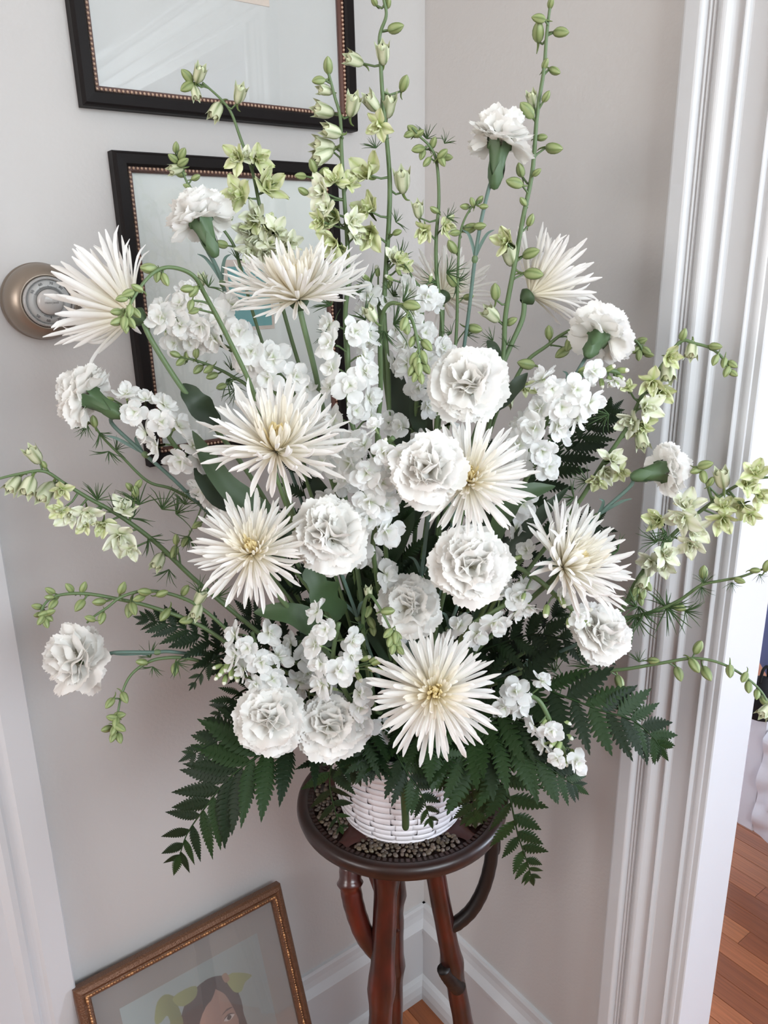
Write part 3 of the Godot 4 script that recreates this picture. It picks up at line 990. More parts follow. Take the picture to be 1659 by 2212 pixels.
func build_basket() -> void:
	var o := thing("flower_basket", "white painted woven chip basket standing on the round stand", "basket", BASKET + Vector3(0, 0.0012, 0))
	var N := 20
	var amp := 0.0012
	var rh := 0.0094
	var rows_n := 13
	var lift := 0.006
	for i in rows_n:
		var rows := [PackedVector3Array(), PackedVector3Array(), PackedVector3Array(), PackedVector3Array(), PackedVector3Array()]
		var y0 := lift + i * rh
		var seg := 108
		for j in seg + 1:
			var a := TAU * j / seg
			var wv := amp * tanh(3.5 * cos(a * N / 2.0 + PI * (i % 2)))
			var yy := y0 + 0.0005 * sin(a * 3.0 + i * 2.1)
			var ra := basket_r(yy) + wv
			var rb := basket_r(yy + rh * 0.92) + wv
			var c := Vector3(cos(a), 0, sin(a))
			rows[0].append(c * (ra - 0.0007) + Vector3(0, yy, 0))
			rows[1].append(c * (ra + 0.0004) + Vector3(0, yy + 0.0003, 0))
			rows[2].append(c * ((ra + rb) / 2 + 0.0007) + Vector3(0, yy + rh * 0.46, 0))
			rows[3].append(c * (rb + 0.0004) + Vector3(0, yy + rh * 0.92 - 0.0003, 0))
			rows[4].append(c * (rb - 0.0007) + Vector3(0, yy + rh * 0.92, 0))
		part("weaver", sheet(rows), M.chip_white, o)
	for k in N:
		var a := TAU * k / N
		var rows := []
		for q in rows_n * 4 + 1:
			var y := lift + q * rh / 4.0
			var s := amp * 1.3 * tanh(3.0 * cos(PI * k + PI + PI * (y - lift - rh * 0.46) / rh))
			var row := PackedVector3Array()
			for j in 4:
				var b := a + (j / 3.0 - 0.5) * 0.235
				var r := basket_r(y) + s + 0.0002
				row.append(Vector3(cos(b) * r, y, sin(b) * r))
			rows.append(row)
		part("stake", sheet(rows), M.chip_white, o)
	# rims
	var rim := func(y: float, h: float, out: float) -> ArrayMesh:
		var r := basket_r(y) + out
		return lathe([[r - 0.003, y - h / 2], [r, y - h / 2 + 0.001], [r + 0.0008, y], [r, y + h / 2 - 0.001], [r - 0.003, y + h / 2]], 72)
	part("bottom_rim", rim.call(0.003, 0.006, 0.0012), M.chip_white, o)
	part("top_rim", rim.call(0.130, 0.014, 0.003), M.chip_white, o)
	part("base_board", lathe([[0.0001, 0.0], [0.079, 0.0], [0.079, 0.003], [0.0001, 0.003]], 48), M.chip_white, o)
	part("liner", lathe([[0.0001, 0.004], [0.073, 0.004], [0.086, 0.06], [0.095, 0.126]], 48), M.basket_liner, o)
	var f := thing("floral_foam", "dark green foam holding the stems inside the white basket", "foam", BASKET + Vector3(0, 0.008, 0))
	var fm := FastNoiseLite.new()
	fm.frequency = 40.0
	var rows := []
	for q in [[0.0001, 0.0], [0.06, 0.002], [0.072, 0.05], [0.08, 0.10], [0.074, 0.118], [0.05, 0.132], [0.0001, 0.14]]:
		var row := PackedVector3Array()
		for j in 37:
			var a := TAU * (j % 36) / 36.0
			var k := 1.0 + 0.04 * fm.get_noise_3d(cos(a), q[1] * 10.0, sin(a))
			row.append(Vector3(cos(a) * q[0] * k, q[1], sin(a) * q[0] * k))
		rows.append(row)
	part("block", sheet(rows), M.foam, f)
# ------------------------------------------------------------------ plant parts shared by many flowers
var mum_meshes := []        # [tier][variant]
var carn_meshes := []
var stock_petals := []
var stock_hearts := []
var bud_meshes := {}
var sepal_meshes := {}
var heart_meshes := {}
var tuft_meshes := []
var pinna_meshes := []
var calyx_mesh: ArrayMesh
var stock_bud: ArrayMesh

func petal_mum(bend: float, cup: float, width: float, base: Color, tip: Color, curl: float) -> ArrayMesh:
	var rows := []
	var cols := []
	var z := 0.0
	var y := 0.0
	var n := 10
	for i in n + 1:
		var s := float(i) / n
		var ang := bend * s * s + (curl * pow(maxf(0, s - 0.7) / 0.3, 2.0))
		if i > 0:
			y += cos(ang) / n
			z += sin(ang) / n
		var w := width * (0.5 + 0.5 * sin(clampf(s * 1.15, 0, 1) * PI * 0.5)) * (1.0 if s < 0.8 else sqrt(maxf(0.02, 1.0 - pow((s - 0.8) / 0.205, 2.0))))
		var row := PackedVector3Array()
		var cr := PackedColorArray()
		for j in 5:
			var v := j / 2.0 - 1.0
			row.append(Vector3(v * w, y, z + cup * w * (v * v - 0.4) + 0.05 * w * sin(v * 6.0)))
			cr.append(base.lerp(tip, smoothstep(0.0, 0.75, s)))
		rows.append(row)
		cols.append(cr)
	return sheet(rows, cols)

func petal_fan(sd: int, half: float, ruffle: float, curl: float, base: Color, tip: Color, jag := 0.06) -> ArrayMesh:
	var r := RandomNumberGenerator.new()
	r.seed = sd
	var ph := r.randf() * TAU
	var k1 := r.randf_range(3.2, 5.2)
	var k2 := r.randf_range(8.0, 12.0)
	var rows := []
	var cols := []
	var n := 8
	var w := 30
	var jags := []
	for j in w + 1:
		jags.append(((0.4 if j % 2 else -0.4) * r.randf_range(0.2, 1.4) + r.randf_range(-0.6, 0.4)) * jag)
	for i in n + 1:
		var s := float(i) / n
		var row := PackedVector3Array()
		var cr := PackedColorArray()
		for j in w + 1:
			var v := float(j) / w * 2.0 - 1.0
			var open := half * (0.25 + 0.75 * smoothstep(0.1, 0.75, s))
			var a := v * open
			var rim: float = 1.0 - 0.16 * v * v + (jags[j] if i == n else 0.0) + 0.03 * sin(v * 9.0 + ph)
			var rr := s * rim
			var z := ruffle * s * s * (sin(v * k1 + ph) + 0.35 * sin(v * k2 + ph * 2.0)) + curl * s * s
			z += 0.05 * sin(s * 9.0 + v * 4.0 + ph) * s
			row.append(Vector3(sin(a) * rr, cos(a) * rr * (1.0 - 0.15 * absf(curl) * s), z))
			cr.append(base.lerp(tip, smoothstep(0.15, 0.6, s)))
		rows.append(row)
		cols.append(cr)
	return sheet(rows, cols)

func petal_round(sd: int, wide: float, ruffle: float, curl: float, base: Color, tip: Color, keel := Color(0, 0, 0, 0), point := 0.0, n := 7, w := 8) -> ArrayMesh:
	var r := RandomNumberGenerator.new()
	r.seed = sd
	var ph := r.randf() * TAU
	var rows := []
	var cols := []
	for i in n + 1:
		var s := float(i) / n
		var sh := pow(sin(PI * pow(s, 0.75 + 0.25 * point) * 0.93 + 0.03), 0.75 + point * 0.4)
		if point < 0.5:
			sh = sqrt(maxf(0.003, 1.0 - pow((s - 0.58) / 0.43, 2.0))) if s > 0.58 else lerpf(0.16, 1.0, smoothstep(0.0, 0.58, s))
		var row := PackedVector3Array()
		var cr := PackedColorArray()
		for j in w + 1:
			var v := float(j) / w * 2.0 - 1.0
			var z := curl * s * s + ruffle * s * sin(v * 4.0 + s * 3.0 + ph) - 0.12 * v * v * wide * sh + 0.05 * sin(s * 7.0 + ph) * ruffle * 4.0
			row.append(Vector3(v * wide * sh, s - 0.05 * point * 0.0 + 0.03 * sin(v * 7.0 + ph) * s, z))
			var c := base.lerp(tip, smoothstep(0.05, 0.5, s))
			if keel.a > 0.0:
				c = c.lerp(keel, keel.a * exp(-pow(v / 0.32, 2.0)) * smoothstep(1.2, 0.3, s * 0.6))
				if s > 0.86:
					c = c.lerp(keel, 0.5)
			cr.append(c)
		rows.append(row)
		cols.append(cr)
	return sheet(rows, cols)

func bud_into(st: SurfaceTool, prof: Array, green: Color, pale: Color, ribs: int, rib: float, tip_pale := 0.0, teeth := 0.0) -> void:
	var rows := []
	var cols := []
	var seg := 15
	var n := prof.size()
	for i in n:
		var row := PackedVector3Array()
		var cr := PackedColorArray()
		var s := float(i) / (n - 1)
		for j in seg + 1:
			var a := TAU * j / seg
			var k := cos(a * ribs)
			var r: float = prof[i][0] * (1.0 + rib * k)
			var y: float = prof[i][1] + teeth * smoothstep(0.6, 1.0, s) * k
			row.append(Vector3(cos(a) * r, y, sin(a) * r))
			cr.append(green.lerp(pale, clampf(0.5 - 0.5 * k * 1.2 + tip_pale * s * s, 0, 1)))
		rows.append(row)
		cols.append(cr)
	sheet_into(st, rows, cols)

func place(axis: Vector3, theta: float, phi: float, twist := 0.0) -> Basis:
	# petal basis: y along the petal, z toward the flower's middle
	var f := frame_of(axis)
	var rad := f.x * cos(phi) + f.z * sin(phi)
	var d := axis * cos(theta) + rad * sin(theta)
	var nn := axis * sin(theta) - rad * cos(theta)
	return Basis(d.cross(nn), d, nn).rotated(d, twist)

func make_plant_meshes() -> void:
	var cream := Color(0.80, 0.72, 0.50)
	var white := Color(0.92, 0.90, 0.87)
	for tier in 3:
		var row := []
		for k in 5:
			var b: Color = [Color(0.90, 0.85, 0.70), Color(0.90, 0.80, 0.55), Color(0.86, 0.70, 0.32)][tier]
			var t: Color = [white, Color(0.92, 0.88, 0.79), Color(0.90, 0.80, 0.52)][tier]
			row.append(petal_mum([[-0.25, 0.05, 0.25, 0.45, -0.45], [0.3, 0.5, 0.7, 0.4, 0.2], [0.5, 0.8, 1.0, 0.6, 0.4]][tier][k], [0.9, 0.7, 1.0, 0.8, 0.6][k], [0.036, 0.042, 0.050][tier], b, t, [0.25, 0.0, -0.15, 0.4, -0.3][k]))
		mum_meshes.append(row)
	for k in 9:
		var inner := k >= 6
		carn_meshes.append(petal_fan(40 + k, 0.78 if not inner else 0.7, 0.075 if not inner else 0.12, [-0.18, -0.05, 0.1, -0.25, 0.0, 0.05, 0.1, 0.2, 0.0][k], Color(0.90, 0.86, 0.73), Color(0.91, 0.895, 0.865), 0.045))
	for k in 6:
		stock_petals.append(petal_round(70 + k, 0.46, 0.06, [-0.25, -0.1, 0.1, -0.35, 0.2, 0.0][k], Color(0.78, 0.82, 0.64), Color(0.93, 0.93, 0.92)))
	for k in 4:
		var st := begin()
		for i in 6:
			var m: ArrayMesh = stock_petals[(i + k) % 6]
			st.append_from(m, 0, Transform3D(place(Vector3.UP, 0.45 + 0.35 * (i % 2), i * 1.05 + k).scaled_local(Vector3.ONE * (0.55 + 0.12 * ((i + k) % 3))), Vector3.ZERO))
		var tube_pts := PackedVector3Array([Vector3(0, -0.45, 0), Vector3(0, -0.1, 0), Vector3(0, 0.02, 0)])
		st.set_color(Color(0.42, 0.50, 0.22))
		tube_into(st, tube_pts, [0.07, 0.1, 0.08], 6)
		stock_hearts.append(st.commit())
	var g := Color(0.15, 0.21, 0.06)
	var pale := Color(0.36, 0.42, 0.19)
	var lw := Color(0.70, 0.72, 0.50)
	# closed bud, half-open bell
	var st1 := begin()
	bud_into(st1, [[0.03, 0.0], [0.14, 0.06], [0.235, 0.2], [0.275, 0.38], [0.265, 0.58], [0.21, 0.76], [0.12, 0.9], [0.02, 1.0]], g, pale, 5, 0.07)
	st1.set_color(g)
	tube_into(st1, curve([Vector3(0, 0.06, 0), Vector3(0.02, -0.14, 0), Vector3(0.09, -0.32, 0.02), Vector3(0.2, -0.42, 0.03)], 3), [0.075, 0.07, 0.065, 0.055, 0.05, 0.045, 0.04, 0.03, 0.025, 0.015], 5)
	bud_meshes["b"] = done(st1)
	var st2 := begin()
	bud_into(st2, [[0.03, 0.0], [0.15, 0.07], [0.25, 0.22], [0.30, 0.42], [0.31, 0.62], [0.33, 0.78], [0.36, 0.9]], g, lw, 5, 0.10, 0.75, 0.17)
	bud_into(st2, [[0.26, 0.5], [0.24, 0.72], [0.17, 0.88], [0.06, 0.93]], Color(0.55, 0.6, 0.33), lw, 4, 0.15, 0.5, 0.05)
	st2.set_color(g)
	tube_into(st2, curve([Vector3(0, 0.08, 0), Vector3(0.03, -0.12, 0), Vector3(0.12, -0.28, 0.02), Vector3(0.26, -0.34, 0.03)], 3), [0.08, 0.075, 0.07, 0.06, 0.055, 0.05, 0.045, 0.035, 0.025, 0.015], 5)
	bud_meshes["h"] = done(st2)
	# open florets: 'o' greenish, 'w' nearly white
	for kind in ["o", "w"]:
		var base: Color = Color(0.42, 0.48, 0.17) if kind == "o" else Color(0.56, 0.60, 0.34)
		var tip: Color = Color(0.64, 0.66, 0.42) if kind == "o" else Color(0.76, 0.77, 0.63)
		var keel: Color = Color(0.36, 0.44, 0.12, 0.75) if kind == "o" else Color(0.52, 0.58, 0.28, 0.5)
		var list := []
		for k in 4:
			list.append(petal_round(90 + k, 0.34, 0.05, [-0.15, 0.15, 0.3, -0.3][k], base, tip, keel, 0.8))
		sepal_meshes[kind] = list
		var hs := []
		for k in 2:
			var st := begin()
			for i in 7:
				st.append_from(list[(i + k) % 4], 0, Transform3D(place(Vector3.UP, 0.35 + 0.4 * (i % 2), i * 0.9 + k).scaled_local(Vector3.ONE * (0.55 + 0.1 * (i % 3))), Vector3.ZERO))
			st.set_color(g)
			tube_into(st, curve([Vector3(0, 0.04, 0), Vector3(0.03, -0.2, 0), Vector3(0.12, -0.45, 0.02), Vector3(0.28, -0.6, 0.03)], 3), [0.12, 0.11, 0.1, 0.09, 0.08, 0.07, 0.06, 0.05, 0.04, 0.02], 5)
			hs.append(st.commit())
		heart_meshes[kind] = hs
	# feathery leaf tufts
	for k in 4:
		var st := begin()
		var r := RandomNumberGenerator.new()
		r.seed = 200 + k
		for i in 13:
			var a := r.randf_range(-1.25, 1.25)
			var b := r.randf_range(-0.7, 0.7)
			var d := Vector3(sin(a), cos(a), b).normalized()
			var l := r.randf_range(0.45, 1.0)
			var side := Vector3(cos(a), -sin(a), 0) * r.randf_range(-0.35, 0.35)
			var pts := PackedVector3Array([Vector3.ZERO, d * l * 0.35 + side * 0.02, d * l * 0.7 + side * 0.12 + Vector3(0, -0.03, 0), d * l + side * 0.32 + Vector3(0, -0.1 * l, 0)])
			tube_into(st, pts, [0.02, 0.018, 0.014, 0.004], 4, false)
		tuft_meshes.append(done(st))
	# leatherleaf pinnae: toothed, lobed blades along +y, z up
	for k in 6:
		pinna_meshes.append(pinna(300 + k, [0.15, 0.135, 0.16, 0.20, 0.17, 0.22][k], 0 if k < 3 else 1 + k % 2))
	# calyx of a carnation: green cup with five teeth
	var st3 := begin()
	var rows := []
	for q in [[0.24, 0.0, 0.0], [0.36, 0.12, 0.0], [0.46, 0.4, 0.0], [0.58, 0.72, 0.03], [0.70, 0.98, 0.14], [0.84, 1.18, 0.32]]:
		var row := PackedVector3Array()
		for j in 21:
			var a := TAU * j / 20.0
			var tooth := absf(fmod(j, 4.0) - 2.0) - 1.0
			row.append(Vector3(cos(a) * q[0], q[1] + q[2] * tooth, sin(a) * q[0]))
		rows.append(row)
	sheet_into(st3, rows)
	rows = []
	for q in [[0.02, -0.1, 0.0], [0.24, -0.06, 0.0], [0.38, 0.06, 0.0], [0.50, 0.26, 0.10], [0.56, 0.40, 0.20]]:
		var row := PackedVector3Array()
		for j in 17:
			var a := TAU * j / 16.0 + 0.4
			var tooth := absf(fmod(j, 4.0) - 2.0) - 1.0
			row.append(Vector3(cos(a) * q[0], q[1] + q[2] * tooth, sin(a) * q[0]))
		rows.append(row)
	sheet_into(st3, rows)
	calyx_mesh = done(st3)
	# stock bud: pale green sepals round a white tip
	var st4 := begin()
	bud_into(st4, [[0.05, 0.0], [0.18, 0.1], [0.22, 0.35], [0.22, 0.6], [0.19, 0.78]], Color(0.23, 0.33, 0.10), Color(0.42, 0.50, 0.22), 4, 0.08, 0.1)
	st4.set_color(Color(0.80, 0.80, 0.68))
	lathe_into(st4, [[0.19, 0.7], [0.18, 0.85], [0.1, 0.98], [0.001, 1.02]], 9)
	stock_bud = done(st4)

func pinna(sd: int, half: float, style: int) -> ArrayMesh:
	var r := RandomNumberGenerator.new()
	r.seed = sd
	var rows := []
	var lobes: int = [13, 10, 9][style]
	var per := 6
	var n := lobes * per
	var droop := r.randf_range(-0.18, 0.05)
	for i in n + 1:
		var s := float(i) / n
		var k := fmod(s * lobes, 1.0) if i < n else 1.0
		var env := half * pow(sin(PI * clampf(0.10 + 0.9 * pow(s, 0.8), 0, 1)), 0.85) * (1.25 - 0.5 * s)
		var depth := lerpf(0.46, 0.26, s) if style == 0 else lerpf(0.68, 0.36, s)                      # lobes cut deeper near the base
		var saw := smoothstep(0.0, 0.55, k) * (1.0 - smoothstep(0.80, 1.0, k))
		var fine := 0.06 * sin(i * 2.9)
		var w := maxf(0.004, env * ((1.0 - depth) + depth * saw + fine * saw))
		var z := droop * s * s
		var lean := 0.10 * saw * (1.0 - s)
		var row := PackedVector3Array()
		row.append(Vector3(-w, s + lean * 0.9, z - 0.10 * w))
		row.append(Vector3(-w * 0.5, s + lean * 0.45, z + 0.05 * w))
		row.append(Vector3(0, s, z - 0.015))
		row.append(Vector3(w * 0.5, s + lean * 0.45, z + 0.05 * w))
		row.append(Vector3(w, s + lean * 0.9, z - 0.10 * w))
		rows.append(row)
	return sheet(rows)

func blade(o: Node3D, called: String, pts: Array, wide: float, m: Material, up: Vector3, lobe := 0.0, fold := 0.25) -> void:
	# a broad leaf along points in the world
	var c := shifted(curve(pts, 8), o.position)
	var n := c.size()
	var rows := []
	for i in n:
		var s := float(i) / (n - 1)
		var t := (c[mini(i + 1, n - 1)] - c[maxi(i - 1, 0)]).normalized()
		var side := t.cross(up).normalized()
		var nn := side.cross(t)
		var w := wide * pow(maxf(0.001, sin(PI * clampf(0.06 + 0.94 * pow(s, 0.85), 0, 1))), 0.8) * (1.0 + lobe * sin(s * 19.0))
		if i == n - 1:
			w = 0.0003
		var row := PackedVector3Array()
		for v in [-1.0, -0.5, 0.0, 0.5, 1.0]:
			row.append(c[i] + side * v * w + nn * (absf(v) * fold * w + 0.06 * w * sin(s * 14.0 + v * 2.0)))
		rows.append(row)
	part(called, sheet(rows), m, o)

func root_point(lean: Vector3) -> Vector3:
	var d := Vector3(lean.x - STAND.x, 0, lean.z - STAND.z)
	d = d.limit_length(0.16) * 0.3
	return STAND + Vector3(d.x + rng.randf_range(-0.012, 0.012), 0.125, d.z + rng.randf_range(-0.012, 0.012))

func stem_line(p0: Vector3, axis: Vector3, via: Array, root: Vector3, pull := 0.08) -> PackedVector3Array:
	var pts := [p0]
	if via.size() == 0:
		var b1 := p0 - axis * pull
		var b2 := root + Vector3(0, 0.10, 0).lerp((p0 - root) * 0.25, 0.6)
		pts = []
		for i in 9:
			var t := i / 8.0
			pts.append(p0.bezier_interpolate(b1, b2, root, t))
		return curve(pts, 3)
	for v in via:
		pts.append(P(v[0], v[1], v[2]))
	pts.append(root)
	return curve(pts, 6)

# ------------------------------------------------------------------ ferns
func fern(label: String, pts: Array, length: float, pairs: int, tone: int, side_ang := 1.05, both := 1.0, view := 0.75, deep := 3) -> void:
	# pts: base to tip, each [px, py, metres ahead]
	var w := []
	for q in pts:
		w.append(P(q[0], q[1], q[2]))
	var base: Vector3 = w[0]
	var o := thing("fern_frond", label, "fern", base, "leatherleaf fern fronds of the arrangement")
	var c := curve(w, 8)
	var n := c.size()
	var rad := []
	for i in n:
		rad.append(lerpf(0.0016, 0.0006, float(i) / (n - 1)))
	var st := begin()
	tube_into(st, shifted(c, base), rad, 6)
	part("rachis", done(st), M["fern%d" % tone], o)
	for i in pairs:
		var s := 0.1 + 0.88 * pow(float(i) / (pairs - 1), 0.95)
		for sd in [-1.0, 1.0]:
			var ss := clampf(s + sd * 0.012, 0, 0.995)
			var k := ss * (n - 1)
			var a := int(k)
			var p := c[a].lerp(c[mini(a + 1, n - 1)], k - a)
			var t := (c[mini(a + 2, n - 1)] - c[maxi(a - 1, 0)]).normalized()
			var toward := (eye - p).normalized()
			var up := (toward * view + Vector3.UP * (1.0 - view)).normalized()
			up = (up - t * up.dot(t)).normalized()
			var side: Vector3 = t.cross(up) * sd
			var ang := side_ang * (1.0 - 0.45 * ss) + rng.randf_range(-0.12, 0.12)
			var d: Vector3 = (t * cos(ang) + side * sin(ang)).normalized()
			var nn: Vector3 = (up + side * rng.randf_range(-0.3, 0.3) + t * rng.randf_range(-0.2, 0.2))
			nn = (nn - d * nn.dot(d)).normalized()
			var l := length * (1.0 - 0.72 * pow(ss, 1.6)) * (0.72 + 0.28 * sin(minf(ss * 3.2, PI / 2))) * rng.randf_range(0.9, 1.08)
			if sd < 0:
				l *= both
			part("leaflet", pinna_meshes[deep + rng.randi() % 3], M["fern%d" % ((tone + rng.randi() % 2) % 3)], o, Transform3D(Basis(d.cross(nn), d, nn).scaled_local(Vector3.ONE * l), p - base))
	# terminal leaflet
	var te := (c[n - 1] - c[n - 3]).normalized()
	var u2 := (eye - c[n - 1]).normalized()
	u2 = (u2 - te * u2.dot(te)).normalized()
	part("leaflet", pinna_meshes[4], M["fern%d" % tone], o, Transform3D(Basis(te.cross(u2), te, u2).scaled_local(Vector3.ONE * length * 0.35), c[n - 1] - base))

func build_ferns() -> void:
	fern("large fern frond spreading to the lower left above the gilt portrait", [[720, 1575, 0.85], [640, 1592, 0.79], [567, 1628, 0.755], [519, 1660, 0.745], [483, 1694, 0.74], [445, 1742, 0.735], [405, 1800, 0.735], [388, 1848, 0.735]], 0.094, 12, 1, 1.1, 1.0, 0.75, 0)
	fern("dark fern frond behind the lowest left carnation, pointing left", [[700, 1540, 0.86], [600, 1545, 0.80], [530, 1570, 0.78], [470, 1600, 0.77], [418, 1628, 0.765]], 0.06, 9, 2)
	fern("fern frond poking out left beside the horizontal carnation stem", [[560, 1450, 0.86], [490, 1410, 0.83], [430, 1372, 0.81], [370, 1350, 0.80], [318, 1338, 0.80]], 0.050, 10, 2)
	fern("short fern tip hanging under the left carnation stem", [[580, 1400, 0.86], [510, 1405, 0.83], [455, 1430, 0.81], [420, 1475, 0.80]], 0.034, 7, 2)
	fern("short fern tip left of the stock blossoms at lower left", [[590, 1470, 0.85], [530, 1490, 0.82], [490, 1520, 0.80], [462, 1550, 0.80]], 0.034, 7, 2)
	fern("fern frond hanging over the left part of the stand top", [[760, 1560, 0.84], [725, 1620, 0.79], [712, 1690, 0.785], [722, 1745, 0.80], [735, 1785, 0.81]], 0.056, 7, 1, 1.05, 1.0, 0.75, 0)
	fern("fern frond hanging in front of the basket's middle", [[850, 1560, 0.84], [855, 1620, 0.785], [880, 1670, 0.765], [910, 1715, 0.76], [928, 1768, 0.765]], 0.058, 9, 1)
	fern("fern frond shading the left rim of the basket", [[820, 1560, 0.84], [805, 1610, 0.79], [800, 1635, 0.775], [808, 1655, 0.77]], 0.056, 7, 2)
	fern("long fern frond arching down past the right edge of the stand", [[920, 1560, 0.84], [1000, 1590, 0.78], [1070, 1640, 0.755], [1100, 1720, 0.75], [1118, 1800, 0.755], [1138, 1860, 0.76], [1147, 1892, 0.765]], 0.068, 12, 0)
	fern("fern frond with drooping leaflets at lower right over the stand top", [[930, 1560, 0.84], [985, 1610, 0.775], [1015, 1670, 0.755], [1022, 1730, 0.76], [1025, 1765, 0.765]], 0.068, 9, 0)
	fern("glossy fern frond reaching to the lower right bud stalk", [[960, 1560, 0.84], [1050, 1590, 0.77], [1130, 1625, 0.745], [1195, 1665, 0.735], [1240, 1695, 0.735]], 0.072, 10, 1)
	fern("fern frond reaching far right across the door casing", [[1000, 1480, 0.86], [1120, 1470, 0.80], [1220, 1505, 0.76], [1300, 1535, 0.745], [1365, 1555, 0.74], [1408, 1590, 0.74], [1424, 1612, 0.74]], 0.072, 12, 1)
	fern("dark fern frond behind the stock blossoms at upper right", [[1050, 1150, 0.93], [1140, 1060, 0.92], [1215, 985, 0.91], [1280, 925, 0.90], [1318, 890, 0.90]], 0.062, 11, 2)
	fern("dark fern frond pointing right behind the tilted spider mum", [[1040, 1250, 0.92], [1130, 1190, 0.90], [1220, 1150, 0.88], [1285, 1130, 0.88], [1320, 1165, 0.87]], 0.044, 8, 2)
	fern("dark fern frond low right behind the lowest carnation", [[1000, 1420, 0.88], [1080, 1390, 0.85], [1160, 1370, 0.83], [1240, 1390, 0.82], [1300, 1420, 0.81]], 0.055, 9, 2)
	fern("fern frond under the lowest spider mum, covering the basket rim", [[870, 1540, 0.83], [905, 1590, 0.78], [945, 1630, 0.76], [965, 1665, 0.755], [975, 1690, 0.76]], 0.052, 8, 0)
	fern("fern frond between the right twin carnation and the basket rim", [[830, 1540, 0.83], [790, 1580, 0.79], [765, 1630, 0.775], [772, 1672, 0.775]], 0.06, 7, 2)
	fern("fern frond under the lowest right stock, leaflets edge to edge", [[980, 1540, 0.83], [1050, 1540, 0.79], [1120, 1560, 0.765], [1180, 1600, 0.755], [1230, 1650, 0.75]], 0.07, 9, 0)
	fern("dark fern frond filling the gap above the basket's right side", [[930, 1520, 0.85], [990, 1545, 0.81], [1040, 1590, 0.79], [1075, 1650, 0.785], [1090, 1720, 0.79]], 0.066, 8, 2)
	# fronds filling the shaded middle
	var mids := [["left of the middle below the leftmost front mum", 540, 1330], ["in the shaded middle under the left front carnation", 690, 1300], ["in the shaded middle below the central carnation", 830, 1230], ["in the shaded middle beneath the right spider mum", 975, 1200], ["in the shade behind the right front carnation", 1110, 1240], ["in the shade above the twin carnations", 640, 1420], ["in the shade right of the lowest spider mum", 1120, 1420], ["in the shade left of the lowest spider mum", 800, 1420], ["in the dark gap between the two left front mums", 590, 1120], ["standing behind the central stock spike", 800, 1030], ["standing behind the front right mum", 1050, 1000], ["in the dark above the lowest spider mum", 950, 1350], ["behind the creamy mum left of centre", 640, 1010], ["behind the curved stock spike", 870, 1120], ["right of the dark middle behind the stock stems", 1060, 1120], ["low in the middle right above the basket", 880, 1480], ["behind the lower left stock blossoms", 560, 1400], ["behind the rightmost front carnation", 1200, 1330]]
	for i in mids.size():
		var q: Array = mids[i]
		var x: float = q[1]
		var y: float = q[2]
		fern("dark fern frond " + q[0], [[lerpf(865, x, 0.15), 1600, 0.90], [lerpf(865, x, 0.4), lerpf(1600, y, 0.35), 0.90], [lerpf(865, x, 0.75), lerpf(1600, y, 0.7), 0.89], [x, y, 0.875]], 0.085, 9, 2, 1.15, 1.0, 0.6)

# ------------------------------------------------------------------ spider mums
func mum(label: String, x: float, y: float, f: float, size: float, ax: float, ay: float, back: bool, spread: float, via: Array = [], leaves: Array = [], full := 1.0) -> void:
	# x, y: where the petals join the stem; size: petal length in pixels
	var p := P(x, y, f)
	var axis := facing(p, ax, ay, back)
	var L := size * per_px(p)
	var root := root_point(p)
	var o := thing("spider_mum", label, "flower", root, "white spider mums of the arrangement")
	var c0 := p - root
	var rings := [[40, 1.0, 1.0, 0, 0.18], [38, 0.86, 0.97, 0, 0.18], [30, 0.68, 0.86, 0, 0.16], [28, 0.52, 0.70, 1, 0.14], [26, 0.38, 0.55, 1, 0.12], [22, 0.26, 0.44, 2, 0.12], [16, 0.13, 0.36, 2, 0.1]]
	for q in rings:
		var n := int(q[0] * full)
		for i in n:
			var th: float = spread * q[1] + rng.randf_range(-1, 1) * q[4]
			var ph: float = TAU * (i + rng.randf_range(-0.35, 0.35)) / n + q[1] * 7.0
			var l: float = L * q[2] * rng.randf_range(0.84, 1.08)
			var b := place(axis, th, ph, rng.randf_range(-0.35, 0.35))
			var m: ArrayMesh = mum_meshes[q[3]][rng.randi() % 5]
			part("petal", m, M.mum_petal, o, Transform3D(b.scaled_local(Vector3(l * rng.randf_range(0.85, 1.15), l, l)), c0 + axis * 0.002 + b.y * 0.002))
	# receptacle and green bracts under it
	var st := begin()
	lathe_into(st, [[0.0025, -0.010], [0.007, -0.006], [0.0105, -0.001], [0.009, 0.002], [0.004, 0.0045], [0.0001, 0.005]], 18, c0, frame_of(axis))
	for i in 22:
		var b := place(axis, 1.45 + 0.2 * (i % 2), i * 0.9)
		var s := 0.0085
		sheet_into(st, [PackedVector3Array([c0 - axis * 0.005 + b.x * -0.002, c0 - axis * 0.005 + b.x * 0.002]), PackedVector3Array([c0 - axis * 0.0025 + b.y * s * 0.7 - b.x * 0.0014, c0 - axis * 0.0025 + b.y * s * 0.7 + b.x * 0.0014]), PackedVector3Array([c0 + axis * 0.001 + b.y * s * 1.15, c0 + axis * 0.001 + b.y * s * 1.15])])
	part("calyx", done(st), M.mum_calyx, o)
	var line := stem_line(p - axis * 0.006, axis, via, root, 0.09)
	part("stem", tube(shifted(line, root), 0.0029, 8), M.stem_mid, o)
	for lf in leaves:                                          # [x, y, x2, y2, x3, y3, metres ahead, half width in px, lobes]
		var a := P(lf[0], lf[1], lf[6])
		var b := P(lf[2], lf[3], lf[6] - 0.02)
		var c := P(lf[4], lf[5], lf[6] - 0.015)
		blade(o, "leaf", [a, b, c], lf[7] * per_px(a), M.leaf_dark if lf[6] > 0.8 else M.leaf_mid, ((eye - b).normalized() + Vector3.UP * 0.4).normalized(), lf[8])

